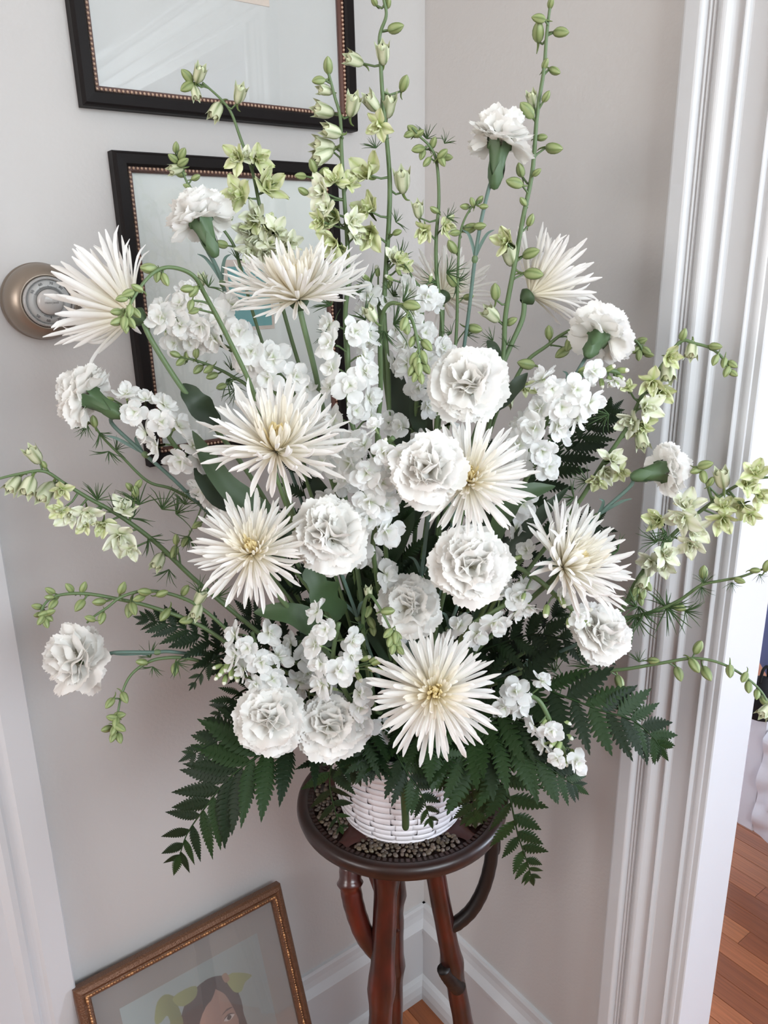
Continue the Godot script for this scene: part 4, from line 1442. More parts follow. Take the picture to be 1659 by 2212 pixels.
func build_mums() -> void:
	mum("white spider mum in profile at far left, in front of the thermostat", 296, 684, 0.80, 178, -0.80, 0.42, true, 0.95, [[330, 740, 0.80], [398, 845, 0.81], [450, 905, 0.83], [600, 1130, 0.88]], [[470, 920, 425, 870, 395, 828, 0.83, 26, 0.08]], 0.8)
	mum("white spider mum seen from the side before the lower black frame", 645, 652, 0.80, 160, -0.14, 0.95, false, 1.30, [[655, 700, 0.80], [680, 800, 0.81], [698, 885, 0.83], [760, 1150, 0.88]], [[700, 860, 655, 830, 628, 800, 0.84, 12, 0.1]], 1.35)
	mum("broad creamy spider mum left of centre above the other left front mum", 597, 978, 0.71, 168, 0.0, 0.72, false, 1.28, [[612, 1030, 0.73], [640, 1130, 0.78], [720, 1350, 0.86]], [[640, 1150, 500, 1060, 415, 930, 0.80, 26, 0.06], [560, 1120, 460, 1060, 425, 985, 0.82, 24, 0.1]])
	mum("creamy spider mum lower left, next to the ruffled front carnation", 546, 1196, 0.70, 132, -0.12, 0.42, false, 1.45, [], [[720, 1390, 640, 1330, 548, 1322, 0.78, 26, 0.05], [740, 1330, 690, 1270, 672, 1205, 0.80, 30, 0.28]])
	mum("spider mum half hidden behind the central carnation", 1012, 1040, 0.73, 142, 0.05, 0.32, false, 1.45, [], [[1060, 1180, 1110, 1080, 1200, 1050, 0.80, 22, 0.1]])
	mum("lowest and largest spider mum, hanging over the basket", 938, 1498, 0.70, 146, 0.04, 0.10, false, 1.5, [], [])
	mum("spider mum tilted to the right above the rightmost front carnation", 1212, 1228, 0.76, 150, 0.70, 0.42, false, 1.15, [[1195, 1250, 0.77], [1130, 1310, 0.82], [1000, 1440, 0.88]], [[1010, 1420, 1100, 1200, 1230, 1050, 0.86, 20, 0.05]], 1.15)
	mum("spider mum standing behind the tall larkspur, upper centre", 955, 640, 0.96, 112, 0.10, 0.72, true, 1.3, [[955, 690, 0.95], [945, 800, 0.94], [900, 1100, 0.93]], [[890, 1020, 868, 900, 850, 770, 0.93, 26, 0.05], [930, 980, 905, 880, 912, 800, 0.91, 22, 0.08]], 0.8)
	mum("spider mum in profile at upper right against the beige wall", 1141, 640, 0.90, 150, 0.72, 0.55, true, 0.92, [[1128, 690, 0.90], [1095, 765, 0.90], [1040, 900, 0.90], [940, 1200, 0.91]], [[1040, 900, 1100, 850, 1140, 805, 0.90, 18, 0.1], [1060, 800, 1068, 760, 1052, 735, 0.90, 14, 0.05]], 0.75)

# ------------------------------------------------------------------ carnations
func carnation(label: String, x: float, y: float, f: float, diam: float, ax: float, ay: float, back := false, via: Array = [], cal := 1.0) -> void:
	# x, y: middle of the head
	var mid := P(x, y, f)
	var axis := facing(mid, ax, ay, back)
	var R := diam * 0.53 * per_px(mid)
	var p := mid - axis * R * 0.30
	var root := root_point(p)
	var o := thing("carnation", label, "flower", root, "white carnations of the arrangement")
	var c0 := p - root
	var rings := [[8, 1.62, 1.0], [8, 1.34, 1.0], [8, 1.06, 0.96], [7, 0.78, 0.93], [6, 0.50, 0.90], [4, 0.22, 0.84]]
	for k in rings.size():
		var q: Array = rings[k]
		for i in q[0]:
			var th: float = q[1] + rng.randf_range(-0.22, 0.22)
			var ph: float = TAU * (i + rng.randf_range(-0.3, 0.3)) / q[0] + k * 0.8
			var b := place(axis, th, ph, rng.randf_range(-0.4, 0.4) + (rng.randf_range(-0.8, 0.8) if k > 3 else 0.0))
			var l: float = R * q[2] * rng.randf_range(0.84, 1.12)
			var m: ArrayMesh = carn_meshes[rng.randi() % 6 if k < 3 else 3 + rng.randi() % 6]
			part("petal", m, M.carnation_petal, o, Transform3D(b.scaled_local(Vector3(l, l, l)), c0))
	var cl := 0.030 * cal
	part("calyx", calyx_mesh, M.calyx_green, o, Transform3D(frame_of(axis).scaled_local(Vector3(0.0160, cl, 0.0160)), c0 - axis * (cl * 1.06)))
	var line := stem_line(p - axis * cl * 1.05, axis, via, root, 0.07)
	part("stem", tube(shifted(line, root), 0.0021, 8), M.stem_blue, o)
	# a joint with a pair of narrow leaves
	var n := line.size()
	var a := int(n * 0.42)
	var t := (line[a + 1] - line[a]).normalized()
	var st := begin()
	lathe_into(st, [[0.002, -0.004], [0.0034, -0.0015], [0.0034, 0.0015], [0.002, 0.004]], 9, line[a] - root, frame_of(t))
	part("stem_joint", done(st), M.stem_mid, o)
	for s in [-1.0, 1.0]:
		var side := facing(line[a], s, 0.0)
		var q := line[a]
		blade(o, "leaf", [q, q - t * 0.014 + side * 0.004, q - t * 0.026 + side * 0.010, q - t * 0.030 + side * 0.017], 0.0018, M.stem_blue, (eye - q).normalized())

func build_carnations() -> void:
	carnation("white carnation at upper left before the lower frame, tipped left", 424, 452, 0.84, 138, -0.30, 0.88, true, [[448, 540, 0.84], [475, 595, 0.845], [520, 740, 0.86], [640, 1050, 0.90]], 1.2)
	carnation("topmost white carnation on a tall straight stem against the beige wall", 1082, 282, 0.88, 142, 0.06, 0.97, true, [[1058, 400, 0.88], [1030, 530, 0.88], [1003, 745, 0.89], [950, 1050, 0.91]], 1.35)
	carnation("round white carnation right of the drooping larkspur tip", 1012, 824, 0.76, 162, -0.05, 0.30)
	carnation("white carnation overlapping the right front spider mum", 925, 1012, 0.695, 158, -0.05, 0.28)
	carnation("large white carnation left of the middle, between two stock spikes", 712, 1150, 0.71, 160, -0.08, 0.36)
	carnation("large white carnation right of the dark middle", 1021, 1218, 0.70, 172, 0.05, 0.18)
	carnation("creamy carnation just above the lowest spider mum", 884, 1306, 0.77, 142, 0.0, 0.34)
	carnation("lower left carnation of the touching pair over the fern", 582, 1553, 0.73, 150, -0.16, 0.05)
	carnation("carnation nearest the basket, right one of the touching pair", 714, 1566, 0.745, 146, 0.05, 0.10)
	carnation("white carnation at right edge below the tilted spider mum", 1304, 1364, 0.75, 132, 0.42, 0.22)
	carnation("white carnation far left on a horizontal stem, facing the left", 150, 1420, 0.79, 158, -0.86, 0.04, false, [[245, 1410, 0.79], [330, 1409, 0.80], [390, 1410, 0.81], [560, 1440, 0.86]], 0.9)
	carnation("white carnation at left below the thermostat, turned away", 172, 846, 0.80, 140, -0.74, 0.46, true, [[240, 912, 0.80], [300, 970, 0.805], [400, 1060, 0.82], [560, 1230, 0.87]], 1.3)
	carnation("white carnation at upper right seen from behind, beside the casing", 1304, 712, 0.86, 138, 0.34, 0.62, true, [[1262, 778, 0.86], [1230, 830, 0.86], [1120, 1000, 0.88], [980, 1250, 0.91]], 1.0)
	carnation("white carnation before the door casing, facing right", 1452, 1012, 0.80, 112, 0.88, 0.20, true, [[1360, 1052, 0.80], [1300, 1105, 0.805], [1220, 1180, 0.83], [1040, 1350, 0.89]], 1.1)

# ------------------------------------------------------------------ stock
func stock(label: String, path: Array, n: int, size: float, reach: float, buds: Array, seed_: int) -> void:
	# path: base to tip [px, py, metres ahead]; size of a floret and reach from the stem in pixels
	var r := RandomNumberGenerator.new()
	r.seed = seed_
	var w := []
	for q in path:
		w.append(P(q[0], q[1], q[2]))
	var root := root_point(w[0])
	var o := thing("stock", label, "flower", root, "white stock spikes of the arrangement")
	var c := curve(w, 8)
	var whole := [root, root.lerp(w[0], 0.55) + Vector3(0, 0.015, 0)]
	whole.append_array(w)
	var st := begin()
	tube_into(st, shifted(curve(whole, 8), root), 0.0026, 8)
	var m := c.size()
	var px := per_px(w[0])
	var used_pts: Array[Vector3] = []
	var tries := 0
	var i := 0
	while i < n and tries < n * 40:
		tries += 1
		var s := (i + r.randf_range(0.0, 1.0)) / n
		var k := s * (m - 1)
		var a := int(k)
		var p := c[a].lerp(c[mini(a + 1, m - 1)], k - a)
		var t := (c[mini(a + 1, m - 1)] - c[maxi(a - 1, 0)]).normalized()
		var toward := (eye - p).normalized()
		var f := frame_of(t)
		var ph := r.randf() * TAU
		var d := f.x * cos(ph) + f.z * sin(ph)
		if d.dot(toward) < -0.45:
			continue
		d = (d * 0.8 + toward * 0.45 + t * 0.15).normalized()
		var at := p + d * reach * px * r.randf_range(0.7, 1.15)
		var ok := true
		for u in used_pts:
			if u.distance_to(at) < size * px * 0.52:
				ok = false
				break
		if not ok and tries < n * 32:
			continue
		used_pts.append(at)
		i += 1
		var l := size * px * 0.54 * r.randf_range(0.85, 1.12) * lerpf(1.05, 0.85, s)
		tube_into(st, PackedVector3Array([p - root - t * 0.004, p.lerp(at, 0.5) - root, at - d * l * 0.4 - root]), 0.0010, 5, false)
		var fl := part("floret", stock_hearts[r.randi() % 4], M.stock_petal, o, Transform3D(frame_of(d, r.randf() * TAU).scaled_local(Vector3.ONE * l), at - root))
		for q in 5:
			part("petal", stock_petals[r.randi() % 6], M.stock_petal, fl, Transform3D(place(Vector3.UP, r.randf_range(1.05, 1.55), q * TAU / 5 + r.randf_range(-0.25, 0.25), r.randf_range(-0.4, 0.4)).scaled_local(Vector3.ONE * r.randf_range(0.85, 1.08)), Vector3.ZERO))
	for k in 3:                                                # long grey-green leaves low on the stem
		var lo := root.lerp(w[0], 0.35 + 0.22 * k)
		var sd := 1.0 if (k + seed_) % 2 else -1.0
		var tip := lo + Vector3(0, r.randf_range(0.05, 0.10), 0) + bx * sd * r.randf_range(0.02, 0.05) + bz * r.randf_range(-0.02, 0.03)
		blade(o, "leaf", [lo, lo.lerp(tip, 0.5) + Vector3(0, 0.015, 0) + bx * sd * 0.008, tip], r.randf_range(0.009, 0.014), M.leaf_dark, ((eye - lo).normalized() + Vector3(r.randf_range(-0.5, 0.5), 0.3, r.randf_range(-0.5, 0.5))).normalized(), 0.04)
	for b in buds:                                             # [px, py, size, angle] green buds
		var fa: float = path[path.size() - 1][2]
		var q := P(b[0], b[1], fa + r.randf_range(-0.006, 0.006))
		var g := deg_to_rad(b[3])
		var d := facing(q, cos(g) * 0.93, sin(g) * 0.93)
		var l: float = b[2] * per_px(q)
		var q0 := q - d * l * 0.5
		part("bud", stock_bud, M.bud_green, o, Transform3D(frame_of(d).scaled_local(Vector3(l, l, l)), q0 - root))
		var best := c[m - 1]
		for v in c:
			if v.distance_to(q0 - d * 0.006) < best.distance_to(q0 - d * 0.006):
				best = v
		tube_into(st, PackedVector3Array([best - root, best.lerp(q0, 0.6) - d * 0.002 - root, q0 - root + d * 0.001]), [0.0016, 0.0011, 0.0009], 5, false)
	part("stem", done(st), M.stem_green, o)

func build_stock() -> void:
	stock("stock spike leaning left before the lower frame's bottom corner", [[520, 1110, 0.86], [420, 1010, 0.82], [372, 955, 0.80], [335, 900, 0.80], [272, 885, 0.80]], 14, 64, 34, [[236, 862, 22, 170], [250, 880, 20, 150]], 1)
	stock("stock spike upper left, below the side-on spider mum", [[720, 1050, 0.88], [640, 860, 0.83], [560, 765, 0.82], [480, 690, 0.82], [420, 672, 0.82], [372, 702, 0.82]], 22, 62, 48, [[372, 705, 26, 190], [362, 716, 22, 230], [385, 700, 24, 120], [420, 672, 24, 100], [392, 722, 28, 260], [412, 716, 28, 280], [378, 662, 24, 140]], 2)
	stock("stock spike left of centre with small fading florets at its tip", [[730, 1060, 0.90], [620, 880, 0.86], [520, 770, 0.85], [440, 735, 0.85], [390, 742, 0.85]], 12, 60, 40, [[378, 742, 22, 190]], 12)
	stock("tall stock spike in the middle, right of the side-on mum", [[800, 1180, 0.88], [778, 990, 0.80], [755, 890, 0.79], [752, 790, 0.79], [748, 705, 0.80]], 21, 62, 42, [], 3)
	stock("stock spike high in the middle behind the drooping larkspur", [[880, 1050, 0.92], [905, 820, 0.88], [912, 720, 0.88], [908, 620, 0.88]], 15, 62, 36, [[930, 600, 20, 80], [860, 585, 22, 120], [880, 570, 22, 90], [840, 600, 22, 150]], 4)
	stock("stock spike upper middle half hidden by threadlike leaves", [[860, 1050, 0.92], [830, 800, 0.90], [822, 690, 0.90], [815, 640, 0.90]], 8, 58, 34, [[790, 600, 26, 140], [815, 585, 26, 100], [842, 612, 26, 60], [775, 620, 24, 170]], 5)
	stock("stock spike behind the round upper carnation", [[930, 1080, 0.92], [945, 880, 0.88], [950, 790, 0.88], [948, 740, 0.88]], 8, 60, 32, [], 13)
	stock("curved stock spike touching the central carnation's left side", [[840, 1400, 0.86], [806, 1190, 0.77], [822, 1110, 0.75], [800, 1045, 0.74], [812, 985, 0.73], [850, 945, 0.72]], 17, 60, 36, [[830, 955, 22, 60]], 6)
	stock("full stock spike at right, left of the dark fern frond", [[1040, 1200, 0.88], [1150, 1010, 0.82], [1165, 945, 0.80], [1195, 885, 0.79], [1232, 838, 0.79]], 20, 66, 46, [], 7)
	stock("green budded stock tip pointing right above the right stock blossoms", [[1100, 1050, 0.86], [1200, 880, 0.81], [1250, 812, 0.80], [1310, 800, 0.80], [1340, 806, 0.80]], 5, 52, 22, [[1318, 795, 26, 30], [1345, 800, 28, 0], [1340, 815, 24, 330], [1318, 824, 28, 290], [1282, 812, 22, 230], [1262, 798, 28, 20], [1300, 828, 24, 280], [1332, 828, 22, 300]], 8)
	stock("stock spike at lower left above the twin carnations", [[720, 1560, 0.84], [610, 1480, 0.79], [565, 1430, 0.78], [545, 1365, 0.78]], 15, 62, 40, [[490, 1440, 28, 250], [480, 1450, 28, 240], [500, 1455, 28, 270], [512, 1462, 26, 280], [472, 1460, 26, 230], [486, 1468, 26, 260], [470, 1440, 24, 200]], 9)
	stock("stock spike just left of the lowest spider mum", [[800, 1580, 0.83], [752, 1505, 0.76], [720, 1430, 0.745], [732, 1345, 0.74]], 16, 64, 42, [[815, 1430, 28, 20], [800, 1444, 26, 330], [822, 1448, 22, 340], [790, 1422, 26, 20], [775, 1462, 28, 300], [768, 1440, 28, 290], [806, 1425, 22, 30]], 10)
	stock("stock florets in shade between the two lower left stock spikes", [[760, 1560, 0.86], [690, 1490, 0.82], [662, 1430, 0.815], [648, 1385, 0.81]], 7, 60, 28, [], 14)
	stock("stock spike at lower right with a budded stalk curving down", [[1000, 1560, 0.84], [1075, 1520, 0.78], [1110, 1500, 0.76], [1160, 1510, 0.75], [1190, 1560, 0.745], [1212, 1605, 0.74], [1220, 1635, 0.74]], 11, 56, 34, [[1195, 1605, 26, 230], [1206, 1612, 30, 250], [1228, 1590, 26, 320], [1240, 1628, 24, 300], [1210, 1640, 24, 260], [1222, 1645, 24, 280], [1186, 1618, 22, 220], [1175, 1560, 26, 240], [1222, 1560, 28, 330]], 11)
	stock("stock florets under the large right carnation", [[960, 1480, 0.84], [1000, 1370, 0.78], [1060, 1325, 0.765], [1115, 1295, 0.76], [1140, 1290, 0.76]], 10, 60, 24, [], 15)
	stock("green budded stock stalk curving right over the edge carnation", [[1000, 1400, 0.86], [1090, 1240, 0.77], [1150, 1245, 0.755], [1205, 1290, 0.75], [1240, 1320, 0.745], [1255, 1335, 0.745]], 3, 46, 14, [[1215, 1300, 30, 290], [1240, 1340, 26, 280], [1260, 1325, 26, 340], [1250, 1350, 24, 270], [1268, 1345, 22, 310], [1180, 1320, 32, 260], [1130, 1290, 22, 250], [1268, 1318, 26, 10], [1228, 1345, 24, 260]], 16)
	stock("small white stock floret on its own right of the large right carnation", [[1000, 1420, 0.86], [1090, 1260, 0.79], [1130, 1205, 0.775], [1148, 1188, 0.77]], 2, 46, 10, [[1118, 1205, 24, 200]], 17)

# ------------------------------------------------------------------ larkspur
func larkspur(label: String, path: Array, f0: float, f1: float, items: Array, thick := 0.0022, sd := 1) -> void:
	# path: tip to base in pixels; f0, f1: metres ahead at the tip and at the last point; items: [kind, px, py, size, angle]
	var r := RandomNumberGenerator.new()
	r.seed = sd
	var w := []
	var np := path.size()
	for i in np:
		w.append(P(path[i][0], path[i][1], lerpf(f0, f1, float(i) / (np - 1))))
	var root := root_point(w[np - 1])
	var o := thing("larkspur", label, "flower", root, "green larkspur stems of the arrangement")
	var c := curve(w, 8)
	var whole := w.duplicate()
	var last: Vector3 = w[np - 1]
	whole.append(last.lerp(root, 0.5) + Vector3(0, 0.01, 0))
	whole.append(root)
	var wc := curve(whole, 8)
	var rad := []
	for i in wc.size():
		rad.append(thick * lerpf(0.45, 0.98, minf(1.0, float(i) / (wc.size() * 0.6))))
	var st := begin()
	tube_into(st, shifted(wc, root), rad, 8)
	for b in items:
		var x: float = b[1]
		var y: float = b[2]
		# nearest stem point on screen decides the depth
		var near := 0
		var nd := 1e9
		for i in c.size():
			var d2 := project(c[i]).distance_to(Vector2(x, y))
			if d2 < nd:
				nd = d2
				near = i
		var sp: Vector3 = c[near]
		var dep := (sp - eye).dot(ahead) + r.randf_range(-0.010, 0.006)
		var kind: String = b[0]
		if kind == "o" or kind == "w":
			dep -= 0.008
		var p := P(x, y, dep)
		var l: float = b[3] * per_px(p)
		var g := deg_to_rad(b[4])
		if kind == "t":
			var d := facing(p, cos(g) * 0.95, sin(g) * 0.95)
			var tl := facing(p, 0, 0)
			var bb := Basis(d.cross(tl).normalized(), d, tl)
			part("leaf", tuft_meshes[r.randi() % 4], M.thread_green, o, Transform3D(bb.scaled_local(Vector3.ONE * l), p - root))
			continue
		var lean := 0.9 if kind != "o" and kind != "w" else 0.62
		var d := facing(p, cos(g) * lean, sin(g) * lean)
		var q0 := p - d * l * 0.5 if lean > 0.8 else p - d * l * 0.16
		var jn: Vector3 = c[mini(near + 2, c.size() - 1)] if nd > 12.0 else sp
		tube_into(st, PackedVector3Array([jn - root, jn.lerp(q0, 0.45) - d * 0.002 + Vector3(0, -0.001, 0) - root, q0 + d * l * 0.05 - root]), [thick * 0.55, thick * 0.42, thick * 0.4], 5, false)
		if lean > 0.8:
			part("bud", bud_meshes[kind], M.bud_green, o, Transform3D(frame_of(d, r.randf() * TAU).scaled_local(Vector3.ONE * l * (1.0 if kind == "b" else 1.0)), q0 - root))
		else:
			var s := l * 0.63
			var fl := part("floret", heart_meshes[kind][r.randi() % 2], M.larkspur_petal, o, Transform3D(frame_of(d, r.randf() * TAU).scaled_local(Vector3.ONE * s), q0 - root))
			for k in 5:
				part("sepal", sepal_meshes[kind][r.randi() % 4], M.larkspur_petal, fl, Transform3D(place(Vector3.UP, r.randf_range(0.75, 1.3), k * TAU / 5 + r.randf_range(-0.2, 0.2), r.randf_range(-0.3, 0.3)).scaled_local(Vector3.ONE * r.randf_range(0.9, 1.1)), Vector3.ZERO))
	part("stem", done(st), M.stem_green, o)

func project(p: Vector3) -> Vector2:
	var v := p - eye
	var d := v.dot(-bz)
	return Vector2(829.5 + LENS * v.dot(bx) / d, 1106.0 - LENS * v.dot(by) / d)

func build_larkspur() -> void:
	larkspur("larkspur at upper left, its tip curling over the upper frame's lower edge", [[437, 178], [478, 215], [500, 245], [520, 300], [545, 370], [560, 440], [582, 540], [604, 640], [650, 800], [720, 1000]], 0.86, 0.90,
		[["h", 430, 160, 40, 65], ["b", 404, 164, 36, 130], ["b", 404, 188, 36, 205], ["h", 422, 200, 32, 280], ["h", 517, 204, 42, 70], ["h", 467, 239, 42, 235], ["o", 510, 340, 60, 170], ["o", 560, 342, 62, 20], ["w", 528, 335, 46, 80], ["o", 512, 420, 74, 165], ["o", 582, 400, 78, 50], ["t", 572, 405, 40, 60],
		["w", 552, 462, 58, 110], ["o", 582, 486, 58, 30], ["w", 535, 500, 62, 170], ["w", 602, 500, 60, 20], ["w", 560, 525, 62, 200], ["w", 612, 535, 58, 330], ["w", 585, 520, 60, 60], ["w", 540, 545, 56, 220], ["w", 632, 525, 46, 10], ["o", 545, 480, 52, 140], ["w", 575, 548, 54, 280]], 0.0023, 1)
	larkspur("short budded larkspur behind the upper left carnation", [[380, 318], [388, 350], [400, 385], [425, 430], [470, 480], [505, 530], [520, 580], [560, 720], [640, 950]], 0.87, 0.90,
		[["b", 380, 318, 26, 80], ["b", 394, 332, 30, 60], ["b", 374, 342, 28, 140], ["b", 396, 350, 30, 30], ["h", 380, 366, 34, 190], ["b", 392, 376, 26, 0], ["b", 423, 383, 24, 25], ["b", 404, 402, 20, 160], ["b", 495, 474, 24, 35], ["b", 478, 527, 32, 165], ["t", 512, 560, 36, 60]], 0.002, 2)
	larkspur("larkspur rising before the right side of the black frames", [[708, 150], [722, 205], [735, 255], [738, 330], [743, 420], [750, 520], [752, 610], [746, 700], [760, 900]], 0.85, 0.88,
		[["b", 709, 141, 38, 92], ["b", 688, 174, 32, 185], ["h", 703, 195, 36, 165], ["h", 700, 239, 50, 165], ["h", 761, 228, 50, 75], ["h", 717, 284, 46, 165], ["h", 700, 314, 52, 172], ["h", 698, 335, 52, 205], ["b", 649, 380, 28, 175], ["b", 655, 413, 28, 150], ["b", 676, 358, 32, 110], ["b", 700, 370, 28, 30], ["o", 722, 386, 56, 100], ["w", 690, 412, 66, 160], ["o", 755, 394, 44, 40], ["o", 716, 470, 74, 165], ["o", 716, 525, 72, 190], ["w", 765, 478, 56, 20], ["o", 688, 478, 50, 190], ["w", 700, 446, 56, 150], ["o", 735, 545, 56, 240], ["w", 770, 510, 44, 340], ["t", 735, 620, 60, 100], ["t", 755, 640, 56, 60], ["t", 715, 660, 60, 130], ["t", 720, 720, 60, 150]], 0.0027, 3)
	larkspur("tall central larkspur running out of the photo's top edge", [[818, -40], [830, 5], [834, 35], [820, 80], [823, 150], [828, 230], [838, 330], [842, 400], [840, 480], [835, 560], [830, 680], [840, 850]], 0.86, 0.89,
		[["b", 838, 4, 28, 80], ["b", 808, 2, 24, 120], ["b", 855, 60, 40, 15], ["h", 827, 117, 46, 95], ["h", 766, 130, 44, 160], ["b", 873, 180, 38, 70], ["h", 804, 222, 46, 130], ["h", 838, 230, 52, 80], ["o", 815, 272, 54, 210], ["o", 791, 373, 84, 130], ["h", 869, 392, 54, 95], ["o", 792, 450, 72, 130], ["o", 795, 505, 74, 215], ["b", 858, 502, 24, 20], ["w", 850, 555, 44, 60], ["t", 812, 320, 44, 110], ["t", 855, 480, 40, 40], ["t", 862, 560, 60, 20], ["o", 862, 560, 42, 30], ["t", 800, 620, 60, 150], ["t", 850, 640, 60, 60], ["o", 870, 570, 46, 60]], 0.0027, 4)
	larkspur("tallest larkspur at right, standing clear against the beige wall", [[1195, -30], [1186, 30], [1180, 85], [1175, 150], [1160, 250], [1150, 370], [1130, 470], [1110, 580], [1092, 680], [1086, 770], [1060, 900]], 0.87, 0.90,
		[["b", 1190, 6, 26, 80], ["b", 1163, 40, 34, 170], ["b", 1163, 68, 46, 95], ["b", 1212, 70, 38, 0], ["b", 1178, 138, 26, 70], ["b", 1198, 153, 30, 340], ["b", 1180, 208, 28, 60], ["h", 1150, 215, 36, 110], ["b", 1138, 238, 46, 135], ["b", 1170, 297, 28, 5], ["b", 1197, 320, 42, 355], ["b", 1124, 367, 34, 110], ["b", 1111, 395, 42, 165], ["b", 1160, 372, 24, 40], ["b", 1146, 475, 30, 70], ["b", 1130, 435, 24, 130], ["o", 1090, 520, 62, 150], ["h", 1102, 552, 52, 110], ["b", 1147, 547, 42, 20], ["b", 1153, 592, 46, 355], ["h", 1062, 680, 46, 140], ["b", 1070, 630, 40, 95], ["b", 1105, 694, 30, 30], ["t", 1065, 735, 40, 150], ["t", 1095, 745, 36, 60]], 0.0028, 5)
	larkspur("slender larkspur bending over at its tip, right of the middle", [[890, 276], [908, 296], [928, 316], [943, 350], [948, 430], [942, 520], [944, 600], [956, 720], [950, 900]], 0.87, 0.90,
		[["b", 892, 282, 34, 140], ["b", 884, 290, 28, 200], ["b", 903, 322, 32, 190], ["b", 912, 334, 26, 250], ["b", 956, 332, 30, 40], ["b", 966, 340, 28, 0], ["b", 955, 348, 28, 300], ["b", 936, 308, 28, 70], ["b", 905, 288, 28, 30], ["t", 922, 300, 46, 75], ["t", 960, 310, 36, 45], ["b", 922, 350, 26, 230], ["h", 903, 454, 38, 100], ["o", 915, 500, 50, 250], ["b", 938, 453, 24, 150], ["o", 966, 490, 46, 330], ["t", 965, 470, 40, 10], ["t", 965, 590, 60, 20], ["t", 945, 610, 60, 160], ["t", 985, 610, 50, 340]], 0.0023, 6)
	larkspur("larkspur side shoot with tight buds, left of the topmost carnation's stem", [[1040, 432], [1018, 448], [996, 495], [990, 560], [988, 640], [985, 730], [970, 900]], 0.88, 0.90,
		[["b", 1020, 436, 22, 110], ["b", 1036, 432, 24, 50], ["b", 1004, 446, 24, 180], ["b", 1045, 446, 22, 0], ["b", 1016, 492, 38, 20], ["b", 1037, 488, 30, 5], ["b", 982, 503, 26, 185], ["b", 977, 533, 36, 125], ["b", 975, 605, 36, 125], ["b", 1012, 641, 26, 10], ["b", 1025, 710, 38, 350], ["t", 975, 720, 40, 150], ["t", 1010, 725, 36, 30], ["t", 975, 480, 36, 150]], 0.0019, 7)
	larkspur("drooping larkspur with a hooked tip in the very middle", [[905, 812], [906, 765], [893, 700], [872, 664], [845, 655], [826, 680], [821, 740], [822, 850], [815, 960], [830, 1150]], 0.745, 0.83,
		[["b", 890, 660, 42, 350], ["b", 872, 700, 34, 250], ["b", 878, 708, 34, 280], ["b", 890, 738, 28, 250], ["b", 922, 746, 36, 315], ["b", 893, 776, 34, 245], ["b", 914, 772, 36, 295], ["b", 890, 800, 32, 240], ["b", 905, 798, 32, 270], ["b", 920, 796, 32, 305], ["b", 896, 815, 26, 250], ["b", 910, 818, 28, 280], ["b", 900, 785, 30, 260], ["h", 802, 680, 40, 120], ["t", 790, 690, 70, 155], ["t", 850, 700, 70, 20], ["t", 830, 715, 56, 250], ["t", 870, 650, 60, 20]], 0.0026, 8)
	larkspur("larkspur arching left with bunched buds before the far left mum", [[266, 695], [285, 650], [315, 605], [348, 580], [385, 580], [420, 598], [445, 640], [490, 725], [545, 842], [575, 960], [640, 1150]], 0.70, 0.80,
		[["b", 322, 580, 42, 175], ["b", 340, 597, 30, 255], ["b", 357, 604, 32, 290], ["b", 296, 622, 30, 150], ["b", 276, 634, 32, 200], ["b", 263, 645, 30, 190], ["b", 252, 674, 30, 180], ["b", 264, 678, 30, 230], ["b", 280, 672, 32, 260], ["b", 294, 676, 30, 310], ["b", 252, 695, 32, 200], ["b", 268, 698, 32, 260], ["b", 284, 698, 30, 300], ["b", 272, 708, 28, 270], ["b", 404, 624, 32, 185], ["b", 418, 630, 32, 230], ["h", 436, 606, 30, 80], ["b", 412, 660, 28, 250], ["b", 418, 672, 26, 200], ["t", 450, 620, 50, 60]], 0.0025, 9)
	larkspur("larkspur reaching to the photo's left edge, upper of the left three", [[-10, 1036], [40, 1024], [95, 1018], [140, 1045], [190, 1075], [260, 1115], [340, 1175], [430, 1260], [600, 1400]], 0.76, 0.84,
		[["h", 74, 984, 46, 125], ["b", 95, 1003, 20, 120], ["h", 30, 1046, 46, 235], ["h", 62, 1050, 50, 250], ["h", 100, 1062, 56, 235], ["o", 132, 1060, 44, 250], ["w", 150, 1112, 62, 215], ["w", 190, 1112, 60, 280], ["o", 128, 1102, 46, 170], ["o", 180, 1135, 40, 240], ["w", 260, 1162, 78, 265], ["w", 268, 1095, 56, 70], ["w", 282, 1190, 44, 280], ["o", 220, 1135, 52, 250], ["h", 342, 1212, 42, 245], ["b", 376, 1192, 32, 250], ["b", 380, 1165, 26, 90], ["t", 210, 1080, 60, 70], ["t", 300, 1090, 70, 90], ["t", 285, 1120, 60, 60], ["t", 350, 1100, 70, 60], ["t", 380, 1110, 60, 30], ["t", 320, 1160, 60, 300], ["t", 365, 1230, 50, 240], ["t", 250, 1110, 60, 100], ["b", 292, 1062, 30, 90], ["b", 300, 1045, 26, 60], ["b", 280, 1052, 26, 130]], 0.0027, 10)
	larkspur("larkspur curling down at the left, bunched tip above the sideways carnation", [[86, 1350], [92, 1312], [120, 1288], [180, 1282], [255, 1294], [330, 1312], [430, 1350], [540, 1420]], 0.74, 0.82,
		[["b", 80, 1310, 26, 170], ["b", 94, 1326, 26, 200], ["b", 88, 1340, 26, 240], ["b", 105, 1334, 26, 320], ["b", 100, 1346, 26, 290], ["b", 108, 1322, 26, 20], ["b", 84, 1328, 24, 190], ["b", 108, 1276, 26, 150], ["b", 114, 1306, 30, 235], ["b", 106, 1290, 22, 180], ["b", 150, 1270, 28, 130], ["b", 180, 1268, 28, 70], ["b", 264, 1270, 32, 70], ["b", 172, 1308, 34, 235], ["b", 214, 1300, 32, 185], ["b", 280, 1318, 38, 260], ["b", 356, 1328, 36, 235], ["b", 402, 1340, 34, 190]], 0.0024, 11)
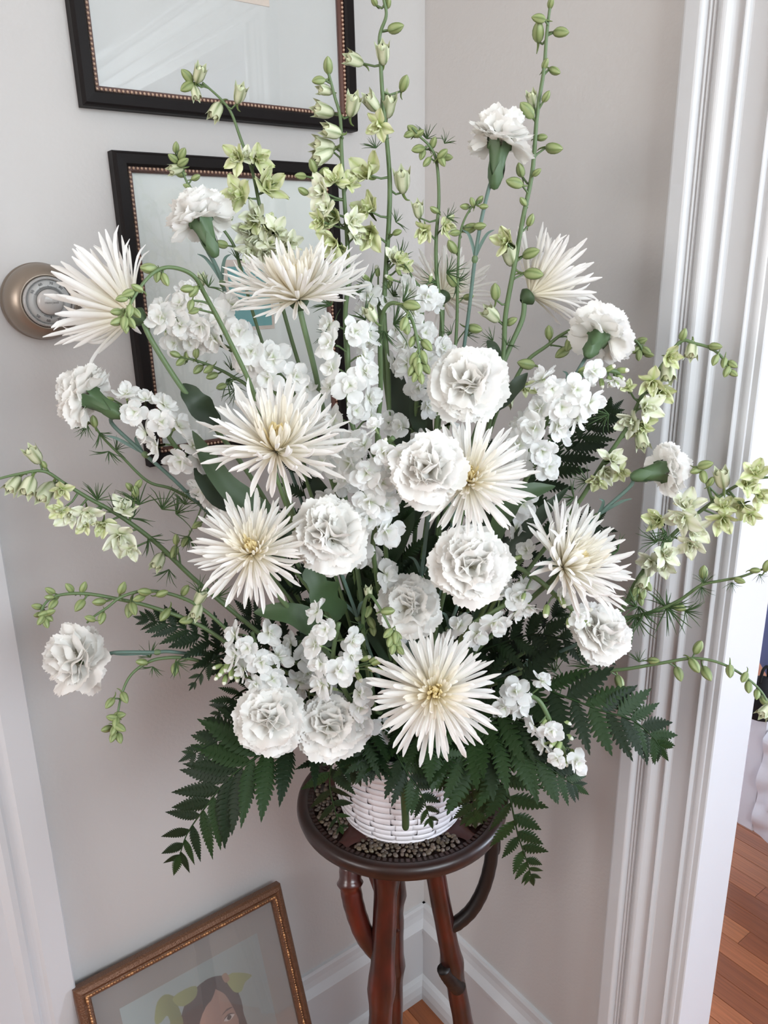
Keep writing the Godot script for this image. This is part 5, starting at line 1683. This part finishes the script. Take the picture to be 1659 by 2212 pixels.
	larkspur("larkspur crossing the left one, tip resting above the carnation", [[188, 1345], [205, 1330], [232, 1312], [265, 1288], [320, 1276], [390, 1290], [450, 1325], [560, 1420]], 0.73, 0.82,
		[["b", 220, 1336, 30, 255], ["b", 194, 1336, 26, 160], ["b", 288, 1315, 34, 290], ["b", 312, 1278, 32, 175], ["b", 350, 1282, 30, 20], ["b", 300, 1292, 30, 200], ["h", 432, 1290, 42, 60], ["h", 425, 1320, 40, 250], ["b", 400, 1275, 30, 60], ["t", 470, 1290, 60, 40], ["t", 430, 1280, 50, 80]], 0.0022, 12)
	larkspur("lowest left larkspur hanging down with a bunched tip", [[250, 1592], [253, 1550], [263, 1500], [280, 1462], [310, 1436], [350, 1422], [420, 1425], [560, 1470]], 0.75, 0.83,
		[["b", 237, 1519, 30, 235], ["b", 269, 1507, 30, 300], ["b", 242, 1550, 28, 170], ["b", 258, 1545, 30, 10], ["b", 231, 1574, 28, 200], ["b", 260, 1572, 30, 330], ["b", 246, 1578, 28, 250], ["b", 244, 1592, 28, 250], ["b", 258, 1594, 28, 290], ["b", 250, 1562, 30, 270], ["b", 306, 1430, 28, 175], ["b", 378, 1446, 32, 268], ["t", 325, 1420, 50, 110], ["t", 380, 1430, 50, 300], ["t", 330, 1440, 40, 260]], 0.0022, 13)
	larkspur("small budded sprig below the turned away left carnation", [[200, 912], [222, 945], [262, 985], [320, 1040], [380, 1060], [470, 1120], [600, 1260]], 0.81, 0.87,
		[["b", 180, 912, 28, 170], ["b", 203, 910, 30, 100], ["t", 190, 920, 44, 230], ["t", 215, 935, 50, 290], ["t", 235, 975, 50, 260], ["t", 250, 972, 40, 30], ["t", 185, 915, 40, 190]], 0.0022, 14)
	larkspur("budded larkspur tip at left before the lower frame, lower of two", [[372, 768], [410, 775], [455, 790], [500, 812], [550, 850], [640, 980]], 0.82, 0.86,
		[["b", 378, 765, 26, 160], ["b", 390, 781, 28, 220], ["b", 404, 768, 26, 80], ["b", 424, 762, 26, 80], ["b", 428, 798, 30, 220], ["b", 450, 798, 28, 215], ["b", 458, 812, 30, 200], ["t", 490, 820, 60, 320], ["t", 500, 800, 50, 60], ["t", 510, 840, 50, 250], ["b", 478, 835, 26, 200]], 0.0022, 15)
	larkspur("larkspur at right whose hooked tip crosses the door casing", [[1575, 806], [1562, 775], [1535, 752], [1500, 742], [1470, 738], [1430, 790], [1390, 850], [1350, 930], [1300, 1005], [1250, 1085], [1180, 1180], [1050, 1350]], 0.80, 0.86,
		[["b", 1476, 722, 30, 75], ["h", 1494, 756, 42, 268], ["b", 1546, 748, 30, 355], ["b", 1545, 778, 28, 250], ["b", 1564, 784, 26, 265], ["b", 1582, 787, 28, 330], ["b", 1570, 803, 28, 250], ["b", 1583, 806, 26, 330], ["o", 1450, 772, 52, 350], ["h", 1442, 802, 50, 275], ["o", 1408, 828, 58, 260], ["o", 1430, 848, 58, 315], ["o", 1356, 835, 36, 95], ["w", 1400, 880, 66, 330], ["w", 1360, 912, 66, 200], ["o", 1382, 925, 56, 270], ["o", 1394, 912, 46, 0], ["h", 1386, 950, 46, 285], ["w", 1325, 990, 54, 40], ["w", 1312, 1020, 62, 320], ["o", 1290, 1040, 46, 240], ["o", 1342, 1020, 42, 340], ["t", 1270, 1040, 50, 160], ["t", 1240, 1075, 56, 170], ["t", 1315, 895, 60, 200], ["t", 1300, 880, 46, 140]], 0.0027, 16)
	larkspur("larkspur with creamy florets at the photo's right edge", [[1668, 1030], [1625, 1036], [1580, 1055], [1525, 1095], [1475, 1135], [1425, 1185], [1375, 1255], [1330, 1330], [1200, 1420], [1060, 1480]], 0.76, 0.86,
		[["o", 1632, 1018, 56, 70], ["o", 1616, 1044, 54, 20], ["h", 1560, 1034, 48, 100], ["o", 1642, 1070, 60, 330], ["o", 1602, 1095, 52, 240], ["o", 1622, 1115, 48, 290], ["o", 1564, 1090, 52, 60], ["o", 1562, 1125, 66, 280], ["w", 1482, 1088, 68, 80], ["w", 1470, 1122, 72, 200], ["w", 1504, 1146, 66, 320], ["w", 1490, 1180, 62, 270], ["o", 1418, 1122, 56, 170], ["w", 1402, 1215, 56, 200], ["w", 1432, 1222, 56, 280], ["w", 1440, 1195, 56, 20], ["b", 1524, 1004, 36, 15], ["b", 1504, 1016, 30, 200], ["b", 1520, 1030, 32, 280], ["b", 1535, 1040, 26, 60], ["h", 1390, 1255, 40, 250], ["b", 1374, 1276, 30, 240], ["b", 1388, 1282, 30, 270], ["b", 1400, 1266, 28, 300], ["b", 1370, 1290, 26, 250], ["b", 1384, 1298, 26, 280], ["t", 1420, 1170, 60, 150], ["t", 1450, 1170, 50, 120], ["t", 1440, 1150, 60, 200], ["t", 1380, 1310, 50, 260], ["t", 1335, 1190, 50, 150]], 0.0027, 17)
	larkspur("thin larkspur with threadlike leaves pointing right across the jamb", [[1672, 1224], [1640, 1232], [1600, 1246], [1560, 1254], [1515, 1264], [1470, 1295], [1420, 1318], [1360, 1334], [1280, 1352], [1150, 1400], [1040, 1470]], 0.76, 0.86,
		[["b", 1520, 1236, 34, 85], ["b", 1466, 1311, 36, 340], ["b", 1598, 1254, 26, 340], ["b", 1632, 1232, 24, 0], ["b", 1656, 1222, 30, 70], ["t", 1375, 1330, 80, 250], ["t", 1390, 1325, 70, 310], ["t", 1440, 1312, 70, 80], ["t", 1440, 1312, 80, 310], ["t", 1480, 1320, 56, 330], ["t", 1515, 1268, 44, 270], ["t", 1375, 1310, 60, 150], ["t", 1520, 1260, 40, 80], ["t", 1580, 1258, 30, 280], ["t", 1640, 1240, 26, 290]], 0.0023, 18)
	larkspur("lowest right larkspur arching over the door jamb with hanging buds", [[1662, 1555], [1652, 1505], [1615, 1466], [1560, 1434], [1500, 1422], [1430, 1432], [1360, 1444], [1280, 1455], [1180, 1485], [1060, 1530]], 0.75, 0.84,
		[["b", 1508, 1398, 36, 60], ["b", 1466, 1456, 36, 285], ["b", 1500, 1438, 38, 300], ["b", 1527, 1455, 38, 295], ["b", 1577, 1450, 32, 265], ["b", 1608, 1463, 28, 240], ["b", 1617, 1484, 30, 265], ["b", 1635, 1500, 26, 260], ["b", 1412, 1427, 28, 0], ["b", 1338, 1474, 36, 285], ["h", 1655, 1535, 40, 225], ["b", 1652, 1515, 30, 300], ["t", 1380, 1430, 40, 80], ["t", 1270, 1440, 60, 120], ["t", 1220, 1470, 70, 180], ["t", 1190, 1500, 80, 260], ["t", 1260, 1470, 60, 280], ["t", 1200, 1450, 60, 120]], 0.0022, 19)
	larkspur("budded larkspur passing behind the upper right carnation", [[1392, 765], [1372, 735], [1320, 716], [1260, 705], [1215, 722], [1180, 748], [1140, 778], [1110, 825], [1060, 930]], 0.895, 0.91,
		[["b", 1386, 736, 28, 20], ["b", 1376, 755, 28, 220], ["b", 1395, 758, 30, 330], ["b", 1380, 768, 26, 270], ["b", 1402, 766, 24, 350], ["b", 1186, 718, 34, 95], ["b", 1214, 762, 38, 215], ["b", 1230, 744, 36, 250], ["b", 1136, 786, 42, 170], ["h", 1100, 862, 36, 250], ["o", 1138, 838, 40, 300]], 0.0023, 20)
	larkspur("short larkspur tip nodding in front of the creamy carnation", [[858, 1412], [848, 1370], [832, 1335], [815, 1305], [800, 1286], [788, 1300], [784, 1350], [790, 1430], [810, 1530]], 0.715, 0.80,
		[["h", 796, 1280, 28, 95], ["b", 838, 1320, 34, 5], ["b", 795, 1322, 30, 250], ["b", 802, 1345, 32, 300], ["b", 806, 1362, 28, 280], ["b", 838, 1368, 30, 225], ["b", 856, 1372, 32, 330], ["b", 843, 1385, 30, 250], ["b", 858, 1390, 32, 290], ["b", 848, 1402, 28, 260], ["b", 864, 1404, 28, 310], ["b", 854, 1378, 30, 270], ["t", 785, 1350, 44, 230], ["t", 780, 1390, 44, 250]], 0.0023, 21)
	larkspur("larkspur sprig behind the left front mums, feathery leaves showing", [[430, 1075], [470, 1090], [520, 1120], [600, 1190], [700, 1320]], 0.83, 0.88,
		[["t", 440, 1065, 60, 120], ["t", 450, 1080, 50, 200], ["t", 400, 1090, 50, 80], ["b", 425, 1135, 26, 210], ["b", 400, 1170, 30, 240], ["t", 410, 1160, 50, 240]], 0.0022, 22)
	# a cut leaf stalk laid over the basket's front
	var a := P(872, 1690, 0.775)
	var o := thing("leaf_stalk", "single dark green pointed stalk lying down the basket's front", "leaf", a)
	var pts := shifted(curve([P(868, 1640, 0.80), a, P(874, 1735, 0.785), P(876, 1768, 0.790), P(876, 1792, 0.794)], 6), a)
	var rad := []
	for i in pts.size():
		var s := float(i) / (pts.size() - 1)
		rad.append(0.0046 if s < 0.88 else 0.0046 * maxf(0.06, sqrt(1.0 - pow((s - 0.88) / 0.125, 2.0))))
	part("blade", tube(pts, rad, 10), M.leaf_mid, o)
